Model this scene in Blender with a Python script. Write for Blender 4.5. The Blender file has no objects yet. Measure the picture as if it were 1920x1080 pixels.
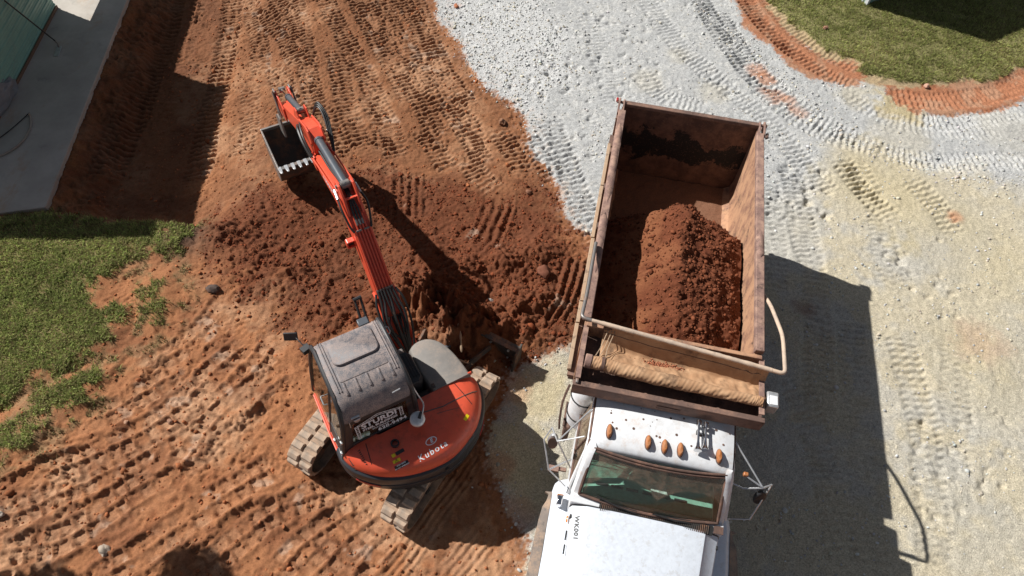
import bpy, bmesh, math, random
import numpy as np
from mathutils import Vector, Matrix, noise as mnoise
from mathutils.bvhtree import BVHTree
rnd = random.Random(7)
rng = np.random.default_rng(11)
scene = bpy.context.scene
COL = scene.collection
# ------------------------------------------------------------------ camera
PITCH, ROLL, CAM_H = 0.96883, 0.06883, 10.89
cam_d = bpy.data.cameras.new('camera'); cam = bpy.data.objects.new('camera', cam_d); COL.objects.link(cam)
cam_d.sensor_width = 36.0; cam_d.lens = 1297.0 / 1920.0 * 36.0; cam_d.clip_start = 0.1; cam_d.clip_end = 2000.0
cF = Vector((0, math.cos(PITCH), -math.sin(PITCH))); cR0 = Vector((1, 0, 0)); cU0 = Vector((0, math.sin(PITCH), math.cos(PITCH)))
cR = cR0 * math.cos(ROLL) + cU0 * math.sin(ROLL); cU = -cR0 * math.sin(ROLL) + cU0 * math.cos(ROLL)
mw = Matrix((cR, cU, -cF)).transposed().to_4x4(); mw.translation = (0, 0, CAM_H)
cam.matrix_world = mw
scene.camera = cam
# ------------------------------------------------------------------ daylight
SUN = Vector((0.983, -0.419, -1.0)).normalized()          # direction the light travels
sun_elev = math.asin(-SUN.z)
sun_az = math.atan2(-SUN.x, -SUN.y)                       # compass bearing of the sun, from +Y towards +X
world = bpy.data.worlds.new('World'); scene.world = world; world.use_nodes = True
wn = world.node_tree; wn.nodes.clear()
sky = wn.nodes.new('ShaderNodeTexSky'); sky.sky_type = 'NISHITA'; sky.sun_disc = False
sky.sun_elevation = sun_elev; sky.sun_rotation = sun_az; sky.air_density = 0.7; sky.dust_density = 0.5
bg = wn.nodes.new('ShaderNodeBackground'); bg.inputs['Strength'].default_value = 0.05
wo = wn.nodes.new('ShaderNodeOutputWorld')
hs_ = wn.nodes.new('ShaderNodeHueSaturation'); hs_.inputs['Saturation'].default_value = 0.5
wn.links.new(sky.outputs[0], hs_.inputs['Color']); wn.links.new(hs_.outputs[0], bg.inputs[0]); wn.links.new(bg.outputs[0], wo.inputs[0])
sun_d = bpy.data.lights.new('sun', 'SUN'); sun_d.energy = 5.0; sun_d.angle = math.radians(0.53); sun_d.color = (1.0, 0.97, 0.92)
sun = bpy.data.objects.new('sun', sun_d); COL.objects.link(sun)
sun.rotation_euler = SUN.to_track_quat('-Z', 'Y').to_euler(); sun.location = (-20, 10, 25)
vs = scene.view_settings; vs.view_transform = 'Standard'; vs.look = 'None'; vs.exposure = 0.40; vs.gamma = 1.0; vs.use_curve_mapping = False
# ------------------------------------------------------------------ helpers
def props(o, **k):
    for a, b in k.items():
        if b is not None: o[a] = b
    return o
def link_obj(name, me, mat=None, parent=None, **k):
    o = bpy.data.objects.new(name, me); COL.objects.link(o)
    if mat is not None and me is not None:
        me.materials.clear()
        for m in (mat if isinstance(mat, (list, tuple)) else [mat]): me.materials.append(m)
    if parent is not None: o.parent = parent
    return props(o, **k)
def thing(name, label, category, loc=(0, 0, 0), rotz=0.0, group=None):
    o = bpy.data.objects.new(name, None); COL.objects.link(o); o.empty_display_size = 0.3
    o.location = loc; o.rotation_euler = (0, 0, rotz)
    return props(o, label=label, category=category, group=group)
def unit(v):
    v = Vector(v); return v.normalized() if v.length > 1e-9 else Vector((0, 0, 1))
class MB:
    """collects simple solids and links them as one mesh"""
    def __init__(s): s.v = []; s.f = []
    def add(s, vs, fs):
        o = len(s.v); s.v += [tuple(v) for v in vs]; s.f += [tuple(i + o for i in f) for f in fs]; return s
    def box(s, c, size, rz=0.0, rx=0.0, ry=0.0):
        m = Matrix.Rotation(rz, 3, 'Z') @ Matrix.Rotation(ry, 3, 'Y') @ Matrix.Rotation(rx, 3, 'X')
        vs = [Vector(c) + m @ Vector((x * size[0] / 2, y * size[1] / 2, z * size[2] / 2)) for x in (-1, 1) for y in (-1, 1) for z in (-1, 1)]
        return s.add(vs, [(0, 1, 3, 2), (4, 6, 7, 5), (0, 4, 5, 1), (2, 3, 7, 6), (0, 2, 6, 4), (1, 5, 7, 3)])
    def prism(s, pts, a, b, fn):
        """polygon pts (2d) extruded from a to b; fn(p, q, t) -> xyz"""
        n = len(pts); vs = [fn(p[0], p[1], a) for p in pts] + [fn(p[0], p[1], b) for p in pts]
        fs = [tuple(range(n))[::-1], tuple(range(n, 2 * n))] + [(i, (i + 1) % n, n + (i + 1) % n, n + i) for i in range(n)]
        return s.add(vs, fs)
    def loft(s, rings, cap0=True, cap1=True):
        n = len(rings[0]); vs = [p for r in rings for p in r]; fs = []
        for k in range(len(rings) - 1):
            for i in range(n): fs.append((k * n + i, k * n + (i + 1) % n, (k + 1) * n + (i + 1) % n, (k + 1) * n + i))
        if cap0: fs.append(tuple(range(n))[::-1])
        if cap1: fs.append(tuple((len(rings) - 1) * n + i for i in range(n)))
        return s.add(vs, fs)
    def tube(s, path, r, n=8, cap=True):
        path = [Vector(p) for p in path]; rs = r if isinstance(r, (list, tuple)) else [r] * len(path)
        up = Vector((0, 0, 1)); rings = []; prev = None
        for i, p in enumerate(path):
            t = unit(path[min(i + 1, len(path) - 1)] - path[max(i - 1, 0)])
            if prev is None:
                a = t.cross(up); a = a if a.length > 1e-3 else t.cross(Vector((1, 0, 0)))
            else: a = prev - t * prev.dot(t)
            a = unit(a); prev = a; b = t.cross(a)
            rings.append([p + (a * math.cos(k * 2 * math.pi / n) + b * math.sin(k * 2 * math.pi / n)) * rs[i] for k in range(n)])
        return s.loft(rings, cap, cap)
    def cyl(s, p, q, r, n=16): return s.tube([p, q], r, n)
    def build(s, name, mat, parent=None, smooth=40, bevel=0.0, segs=2, **k):
        me = bpy.data.meshes.new(name); me.from_pydata(s.v, [], s.f)
        bm = bmesh.new(); bm.from_mesh(me); bmesh.ops.recalc_face_normals(bm, faces=bm.faces); bm.to_mesh(me); bm.free()
        if smooth:
            me.shade_smooth(); me.set_sharp_from_angle(angle=math.radians(smooth))
        o = link_obj(name, me, mat, parent, **k)
        if bevel:
            b = o.modifiers.new('bevel', 'BEVEL'); b.width = bevel; b.segments = segs; b.limit_method = 'ANGLE'; b.angle_limit = math.radians(35)
        return o
def arc_path(pts, rad=0.08, n=5):
    """polyline with rounded corners"""
    pts = [Vector(p) for p in pts]; out = [pts[0]]
    for a, b, c in zip(pts, pts[1:], pts[2:]):
        r1 = min(rad, (a - b).length * .45, (c - b).length * .45); p0 = b + unit(a - b) * r1; p2 = b + unit(c - b) * r1
        for i in range(n + 1):
            t = i / n; out.append(p0 * (1 - t) ** 2 + b * 2 * t * (1 - t) + p2 * t * t)
    return out + [pts[-1]]
def catmull(pts, n=8, closed=False):
    P = [Vector(p) for p in pts]; out = []; N = len(P)
    for i in range(N if closed else N - 1):
        g = lambda j: P[j % N] if closed else P[max(0, min(N - 1, j))]
        a, b, c, d = g(i - 1), g(i), g(i + 1), g(i + 2)
        for k in range(n):
            t = k / n; out.append(0.5 * ((2 * b) + (c - a) * t + (2 * a - 5 * b + 4 * c - d) * t * t + (3 * b - a - 3 * c + d) * t ** 3))
    if not closed: out.append(P[-1])
    return out
# ------------------------------------------------------------------ materials
def srgb(r, g, b):
    f = lambda c: (c / 255 / 12.92) if c / 255 <= .04045 else ((c / 255 + .055) / 1.055) ** 2.4
    return (f(r), f(g), f(b))
class NT:
    def __init__(s, name):
        s.m = bpy.data.materials.new(name); s.m.use_nodes = True; s.t = s.m.node_tree; s.t.nodes.clear()
        s.out = s.n('ShaderNodeOutputMaterial'); s.b = s.n('ShaderNodeBsdfPrincipled'); s.l(s.b.outputs[0], s.out.inputs[0])
        s.co = s.n('ShaderNodeTexCoord').outputs['Object']
    def n(s, t, **k):
        x = s.t.nodes.new(t)
        for a, b in k.items(): setattr(x, a, b)
        return x
    def l(s, a, b): s.t.links.new(a, b)
    def noise(s, scale, detail=4, rough=.6, co=None, vec=None):
        x = s.n('ShaderNodeTexNoise'); x.inputs['Scale'].default_value = scale; x.inputs['Detail'].default_value = detail; x.inputs['Roughness'].default_value = rough
        c = co or s.co
        if vec:
            mp = s.n('ShaderNodeMapping'); mp.inputs['Scale'].default_value = vec; s.l(c, mp.inputs[0]); c = mp.outputs[0]
        s.l(c, x.inputs['Vector']); return x.outputs['Fac']
    def vor(s, scale, feat='F1', out='Distance', rand=1.0):
        x = s.n('ShaderNodeTexVoronoi'); x.feature = feat; x.inputs['Scale'].default_value = scale; x.inputs['Randomness'].default_value = rand
        s.l(s.co, x.inputs['Vector']); return x.outputs[out]
    def ramp(s, f, lo, hi, a=0., b=1.):
        x = s.n('ShaderNodeMapRange'); x.interpolation_type = 'SMOOTHSTEP'
        for i, v in zip(('From Min', 'From Max', 'To Min', 'To Max'), (lo, hi, a, b)): x.inputs[i].default_value = v
        s.l(f, x.inputs['Value']); return x.outputs[0]
    def math(s, op, a, b=None):
        x = s.n('ShaderNodeMath', operation=op)
        for i, v in enumerate((a, b)):
            if v is None: continue
            if isinstance(v, (int, float)): x.inputs[i].default_value = v
            else: s.l(v, x.inputs[i])
        return x.outputs[0]
    def mix(s, f, a, b):
        x = s.n('ShaderNodeMix', data_type='RGBA')
        for i, v in ((0, f), (6, a), (7, b)):
            if isinstance(v, (int, float)): x.inputs[i].default_value = v
            elif isinstance(v, tuple): x.inputs[i].default_value = (*v[:3], 1)
            else: s.l(v, x.inputs[i])
        return x.outputs[2]
    def hsv(s, c, val):
        x = s.n('ShaderNodeHueSaturation'); s.l(c, x.inputs['Color']); s.l(val, x.inputs['Value']); return x.outputs[0]
    def color(s, c):
        if isinstance(c, tuple): s.b.inputs['Base Color'].default_value = (*c, 1)
        else: s.l(c, s.b.inputs['Base Color'])
    def bump(s, h, strength=.3, dist=.01):
        x = s.n('ShaderNodeBump'); x.inputs['Strength'].default_value = strength; x.inputs['Distance'].default_value = dist
        s.l(h, x.inputs['Height']); s.l(x.outputs[0], s.b.inputs['Normal'])
    def set(s, rough=None, metal=None, spec=None):
        for k, v in (('Roughness', rough), ('Metallic', metal), ('Specular IOR Level', spec)):
            if v is None: continue
            if isinstance(v, (int, float)): s.b.inputs[k].default_value = v
            else: s.l(v, s.b.inputs[k])
        return s
DUST = (.30, .135, .068)
def worn(name, base, dust=0.4, dcol=DUST, rough=.5, metal=0., scale=6., chips=None, chip_amt=.35, vec=None, bump=.12, fine=.3):
    """paint or metal with a broken coat of dirt, small spots and optional chips to another colour"""
    t = NT(name); n1 = t.noise(scale, 8, .62, vec=vec); n2 = t.noise(scale * 9, 4, .7)
    c = base
    c = t.mix(t.ramp(t.noise(scale * 2.3, 5, .6), .35, .7, 0, .35), c, tuple(x * .72 for x in base))
    if chips: c = t.mix(t.math('MULTIPLY', t.ramp(t.noise(scale * 1.4, 9, .7), .54, .62), chip_amt * 2), c, chips)
    f = t.math('MULTIPLY', t.ramp(t.math('ADD', t.math('MULTIPLY', n1, 1.05 - fine), t.math('MULTIPLY', n2, fine)), .62 - .35 * dust, .86 - .35 * dust), min(1., .45 + dust * .55))
    c = t.mix(f, c, dcol); t.color(c)
    t.set(rough=t.math('ADD', t.math('MULTIPLY', f, .9 - rough), rough), metal=metal)
    if bump: t.bump(n2, bump, .004)
    return t.m
def plain(name, c, rough=.5, metal=0., spec=None):
    t = NT(name); k = t.ramp(t.noise(14, 4, .6), .3, .75, .82, 1.1); t.color(t.hsv(t.mix(0.0, c, c), k)); t.set(rough=rough, metal=metal, spec=spec); return t.m
def glass_mat(name, tint, dirt=.18, dcol=(.25, .15, .09), arcs=()):
    t = NT(name); t.t.nodes.remove(t.b)
    tr = t.n('ShaderNodeBsdfTransparent'); tr.inputs[0].default_value = (*tint, 1)
    gl = t.n('ShaderNodeBsdfGlossy'); gl.inputs['Roughness'].default_value = .03; gl.inputs[0].default_value = (1, 1, 1, 1)
    fr = t.n('ShaderNodeFresnel'); fr.inputs[0].default_value = 1.5
    m1 = t.n('ShaderNodeMixShader'); t.l(fr.outputs[0], m1.inputs[0]); t.l(tr.outputs[0], m1.inputs[1]); t.l(gl.outputs[0], m1.inputs[2])
    df = t.n('ShaderNodeBsdfDiffuse'); df.inputs[0].default_value = (*dcol, 1)
    f = t.math('MULTIPLY', t.ramp(t.noise(7, 8, .65), .42, .75), dirt * 2)
    if arcs:      # dust left where the wipers do not reach
        sp = t.n('ShaderNodeSeparateXYZ'); t.l(t.co, sp.inputs[0]); ds = []
        for ax_, az_ in arcs:
            dx = t.math('SUBTRACT', sp.outputs[0], ax_); dz = t.math('MULTIPLY', t.math('SUBTRACT', sp.outputs[2], az_), 1.22)
            ds.append(t.math('SQRT', t.math('ADD', t.math('MULTIPLY', dx, dx), t.math('MULTIPLY', dz, dz))))
        dm = t.math('MINIMUM', *ds); ring = t.ramp(dm, .50, .54); line = t.math('MULTIPLY', t.ramp(t.math('SINE', t.math('MULTIPLY', dm, 130.)), .2, 1.), .035)
        f = t.math('ADD', t.math('MULTIPLY', ring, t.ramp(t.noise(9, 8, .7), .30, .75, .08, .50)), t.math('ADD', f, line))
    m2 = t.n('ShaderNodeMixShader'); t.l(f, m2.inputs[0]); t.l(m1.outputs[0], m2.inputs[1]); t.l(df.outputs[0], m2.inputs[2]); t.l(m2.outputs[0], t.out.inputs[0])
    return t.m
MAT = {}
MAT['red'] = worn('orange_red_paint', (.68, .095, .045), .20, rough=.38, scale=4, chips=(.05, .03, .025), chip_amt=.10)
MAT['boomred'] = worn('boom_paint', (.68, .085, .04), .10, rough=.35, scale=5)
MAT['black'] = worn('black_plastic', (.022, .023, .026), .22, rough=.5, scale=5)
MAT['roofblack'] = worn('dusty_black_roof', (.085, .09, .105), .62, dcol=(.38, .295, .26), rough=.5, scale=9, fine=.62)
MAT['cwt'] = worn('dark_counterweight', (.028, .031, .037), .16, rough=.42, scale=4)
MAT['greycover'] = worn('grey_cover', (.20, .185, .17), .45, dcol=(.34, .27, .22), rough=.65, scale=5)
MAT['steel'] = worn('worn_steel', (.22, .21, .20), .35, rough=.45, metal=.5, scale=8)
MAT['darksteel'] = worn('dark_steel', (.06, .055, .05), .4, rough=.55, scale=7)
MAT['cyl'] = worn('cylinder_paint', (.075, .085, .10), .15, rough=.35, scale=9)
MAT['chrome'] = plain('chrome', (.75, .75, .76), .12, 1.)
MAT['silver'] = plain('silver_paint', (.55, .56, .57), .35, .6)
MAT['hose'] = worn('black_hose', (.02, .02, .02), .12, rough=.5, scale=12)
MAT['rubber'] = worn('muddy_rubber', (.22, .165, .125), .62, dcol=(.46, .31, .21), rough=.85, scale=6, bump=.3)
MAT['lug'] = worn('muddy_rubber_lug', (.30, .24, .19), .62, dcol=(.52, .37, .26), rough=.85, scale=7, bump=.3)
MAT['white'] = worn('white_paint', (.70, .715, .735), .30, dcol=(.50, .36, .27), rough=.4, scale=5, chips=(.40, .36, .32), chip_amt=.12)
MAT['hood'] = worn('white_hood_paint', (.63, .67, .73), .15, dcol=(.44, .41, .38), rough=.40, scale=8, chips=(.46, .455, .45), chip_amt=.22)
MAT['rust'] = worn('rusty_bed_steel', (.125, .076, .06), .50, dcol=(.29, .165, .115), rough=.75, scale=4, chips=(.035, .025, .022), chip_amt=.3)
MAT['rustin'] = worn('scraped_bed_inside', (.22, .115, .08), .72, dcol=(.48, .27, .155), rough=.75, scale=3.4, chips=(.04, .030, .027), chip_amt=.42, vec=(1, 1.5, .8))
t = NT('scraped_tailgate'); c_ = t.mix(t.ramp(t.noise(5, 8, .65), .35, .7), (.085, .045, .032), (.20, .105, .068)); sx_ = t.n('ShaderNodeSeparateXYZ'); t.l(t.co, sx_.inputs[0])
bz = t.math('SUBTRACT', 1.0, t.math('MULTIPLY', t.math('ABSOLUTE', t.math('SUBTRACT', sx_.outputs[2], 2.05)), 1.9)); f_ = t.ramp(t.math('ADD', t.math('MULTIPLY', bz, .34), t.noise(2.6, 10, .68)), .66, .70); c_ = t.mix(f_, c_, (.010, .009, .009)); c_ = t.mix(t.ramp(t.noise(40, 3, .6), .55, .75, 0, .35), c_, (.30, .17, .11)); t.color(c_); t.set(rough=.75); MAT['gatein'] = t.m
MAT['rail'] = worn('dusty_bed_rail', (.20, .12, .10), .55, dcol=(.42, .265, .195), rough=.85, scale=7, chips=(.06, .038, .032), chip_amt=.4)
MAT['wood'] = worn('weathered_board', (.42, .30, .20), .3, dcol=(.46, .27, .16), rough=.85, scale=5, chips=(.12, .08, .06), chip_amt=.3, vec=(2, .3, 2))
MAT['amber'] = worn('amber_lens', (.36, .12, .03), .6, dcol=(.36, .17, .08), rough=.3, scale=20)
MAT['orange'] = plain('orange_lens', (.75, .2, .02), .3)
MAT['gasket'] = worn('rusty_gasket', (.095, .055, .042), .4, dcol=(.27, .14, .095), rough=.8, scale=9)
MAT['flare'] = worn('faded_rubber_flare', (.17, .14, .12), .5, dcol=(.40, .27, .18), rough=.8, scale=5, chips=(.05, .05, .05), chip_amt=.3)
MAT['pale'] = worn('pale_dusty_pipe', (.42, .33, .26), .6, dcol=(.60, .45, .33), rough=.85, scale=7, chips=(.2, .12, .08), chip_amt=.2)
MAT['tyre'] = worn('tyre_rubber', (.03, .03, .03), .3, rough=.85, scale=8)
MAT['green'] = plain('green_cab_trim', (.20, .42, .33), .6)
MAT['greenseat'] = plain('green_seat', (.16, .50, .40), .6)
MAT['glass'] = glass_mat('cab_glass', (.78, .77, .68), .10, (.32, .24, .16))
MAT['wglass'] = glass_mat('windshield_glass', (.90, .93, .90), .02, (.30, .22, .16), arcs=((-.30, 1.84), (.55, 1.84)))
MAT['yellow'] = plain('yellow_sticker', (.80, .62, .01), .4)
MAT['ink'] = plain('black_print', (.02, .02, .02), .5)
MAT['print'] = plain('white_print', (.78, .78, .80), .5)
MAT['refl'] = plain('red_reflector', (.45, .02, .02), .3)
MAT['paper'] = plain('crumpled_paper', (.52, .68, .62), .7)
MAT['mudsteel'] = worn('blade_steel', (.05, .045, .04), .45, rough=.6, scale=5)
def text_mesh(body, size, bold=0.0, shear=0.0, align='CENTER', spacing=1.0):
    cu = bpy.data.curves.new('txt', 'FONT'); cu.body = body; cu.size = size; cu.align_x = align; cu.align_y = 'CENTER'; cu.offset = bold; cu.shear = shear
    cu.resolution_u = 3; cu.space_character = spacing
    o = bpy.data.objects.new('txt', cu); COL.objects.link(o)
    dg = bpy.context.evaluated_depsgraph_get(); me = bpy.data.meshes.new_from_object(o.evaluated_get(dg))
    bpy.data.objects.remove(o); bpy.data.curves.remove(cu); return me
def place_print(name, me, mat, parent, origin, xdir, ydir, onto=None, lift=.004):
    """flat print in the frame (origin, xdir, ydir); draped on the surface `onto` when given"""
    X = unit(xdir); Z = unit(X.cross(Vector(ydir))); Y = Z.cross(X); O = Vector(origin)
    tree = None
    if onto is not None:
        dg = bpy.context.evaluated_depsgraph_get(); tree = BVHTree.FromObject(onto, dg)
    for v in me.vertices:
        p = O + X * v.co.x + Y * v.co.y
        if tree:
            h = tree.ray_cast(p + Z * .5, -Z)
            if h[0] is not None: p = h[0] + Z * lift
        else: p = p + Z * lift
        v.co = p
    return link_obj(name, me, mat, parent)
def quad_mesh(w, h, nx=6, ny=4):
    me = bpy.data.meshes.new('print')
    vs = [(-w / 2 + w * i / nx, -h / 2 + h * j / ny, 0) for j in range(ny + 1) for i in range(nx + 1)]
    fs = [(j * (nx + 1) + i, j * (nx + 1) + i + 1, (j + 1) * (nx + 1) + i + 1, (j + 1) * (nx + 1) + i) for j in range(ny) for i in range(nx)]
    me.from_pydata(vs, [], fs); return me
# ground plan in metres
AREA = {'gravel': [(-2.97, 18.03), (-2.53, 16.56), (-2.24, 15.55), (-1.85, 15.03), (-1.72, 14.72), (-1.48, 14.02), (-1.02, 13.18), (-0.5, 12.91), (-0.28, 12.78), (-0.09, 12.34), (0.11, 11.91), (0.14, 11.4), (0.39, 10.93), (0.7, 10.4), (0.88, 9.95), (1.05, 9.52), (1.27, 9.11), (1.6, 8.79), (1.85, 7.89), (1.53, 6.89), (1.28, 6.3), (0.8, 6.12), (0.47, 5.99), (0.24, 5.78), (0.02, 5.45), (-0.08, 4.94), (-0.24, 4.63), (-0.18, 4.17), (-0.11, 3.73), (0.09, 3.27), (0.46, 2.93), (0.41, 2.46), (0.34, 1.45), (10.02, 2.05), (22.55, 21.16)], 'sand': [(0.47, 5.99), (1.52, 6.43), (4.38, 6.65), (4.99, 9.52), (6.0, 10.2), (7.09, 11.57), (7.07, 12.08), (8.07, 12.17), (9.33, 11.45), (11.5, 11.49), (12.82, 7.8), (10.02, 2.05), (0.34, 1.45), (0.41, 2.46), (0.46, 2.93), (0.09, 3.27), (-0.11, 3.73), (-0.24, 4.63), (-0.08, 4.94), (0.02, 5.45)], 'loose1': [(-2.36, 16.58), (0.04, 16.87), (0.92, 15.57), (1.2, 13.9), (0.32, 12.84), (0.11, 12.0), (-0.3, 12.78), (-1.02, 13.18), (-1.48, 14.02)], 'orange1': [(5.24, 18.5), (5.69, 16.33), (6.15, 15.66), (6.57, 14.84), (7.12, 14.23), (8.01, 14.1), (8.38, 14.56), (8.24, 15.11), (7.44, 15.19), (6.69, 16.4), (6.31, 17.6), (6.15, 18.61)], 'orange2': [(8.72, 14.29), (9.35, 14.2), (10.62, 14.49), (11.51, 14.75), (12.69, 15.44), (14.16, 16.36), (14.38, 14.89), (12.78, 14.22), (12.19, 14.06), (11.14, 13.66), (10.15, 13.35), (9.25, 13.34), (8.97, 13.73)], 'grassR': [(6.38, 18.64), (6.34, 17.6), (6.85, 16.65), (7.56, 15.46), (8.27, 15.24), (8.39, 15.08), (8.22, 14.75), (8.64, 14.53), (9.65, 14.33), (10.79, 14.61), (11.82, 14.88), (12.7, 15.46), (15.1, 16.92), (17.41, 20.53)], 'grassL': [(-12.15, 8.12), (-9.36, 8.41), (-6.63, 8.49), (-6.49, 8.29), (-6.55, 7.78), (-6.99, 7.71), (-7.4, 7.57), (-7.48, 7.23), (-7.57, 6.53), (-6.96, 6.4), (-6.91, 6.17), (-7.03, 5.7), (-7.3, 5.44), (-7.58, 5.21), (-8.0, 4.95), (-8.05, 4.64), (-8.26, 4.34), (-9.48, 3.39)], 'grassL2': [(-6.81, 5.29), (-6.77, 4.99), (-6.98, 4.74), (-7.0, 4.45), (-7.5, 4.08), (-7.47, 3.72), (-7.87, 3.49), (-9.18, 2.83), (-9.79, 3.91), (-8.17, 4.12), (-7.85, 4.58), (-7.5, 5.0)], 'grassL3': [(-7.04, 6.98), (-6.49, 7.4), (-6.15, 6.69), (-6.21, 6.0), (-6.71, 6.19)], 'pad': [(-12.34, 16.21), (-10.55, 16.43), (-10.32, 15.5), (-10.2, 14.61), (-9.36, 8.56), (-10.77, 8.31), (-11.25, 9.26), (-11.56, 11.95)], 'pit': [(-11.01, 19.39), (-8.43, 17.5), (-7.61, 15.18), (-7.3, 13.61), (-7.0, 11.29), (-6.64, 8.92), (-8.42, 8.71), (-9.68, 8.71), (-9.79, 8.96), (-10.67, 15.28), (-10.8, 16.21), (-11.41, 18.76)], 'spoil': [(-5.1, 9.93), (-4.06, 10.34), (-2.45, 10.34), (-0.82, 10.02), (-0.12, 9.64), (0.41, 10.45), (0.76, 10.02), (1.54, 8.65), (1.73, 7.38), (1.23, 6.29), (0.47, 5.99), (-0.07, 5.44), (-0.65, 5.71), (-1.85, 6.16), (-3.34, 5.93), (-4.04, 6.43), (-4.54, 6.86), (-5.14, 6.87), (-5.62, 7.51), (-5.99, 7.86), (-6.47, 8.22), (-6.48, 8.77), (-5.99, 9.1)], 'dug': [(-9.24, 16.91), (-2.64, 17.71), (-2.27, 15.69), (-1.58, 14.35), (-1.03, 13.3), (-0.28, 12.9), (0.28, 11.02), (1.28, 9.13), (0.36, 8.76), (-0.73, 8.95), (-2.45, 10.27), (-4.1, 10.44), (-5.15, 10.02), (-6.04, 9.18), (-6.5, 8.71), (-7.11, 13.24)], 'bankline': [(-10.55, 16.43), (-10.32, 15.5), (-10.2, 14.61), (-9.7, 11.08), (-9.36, 8.56)]}
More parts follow.
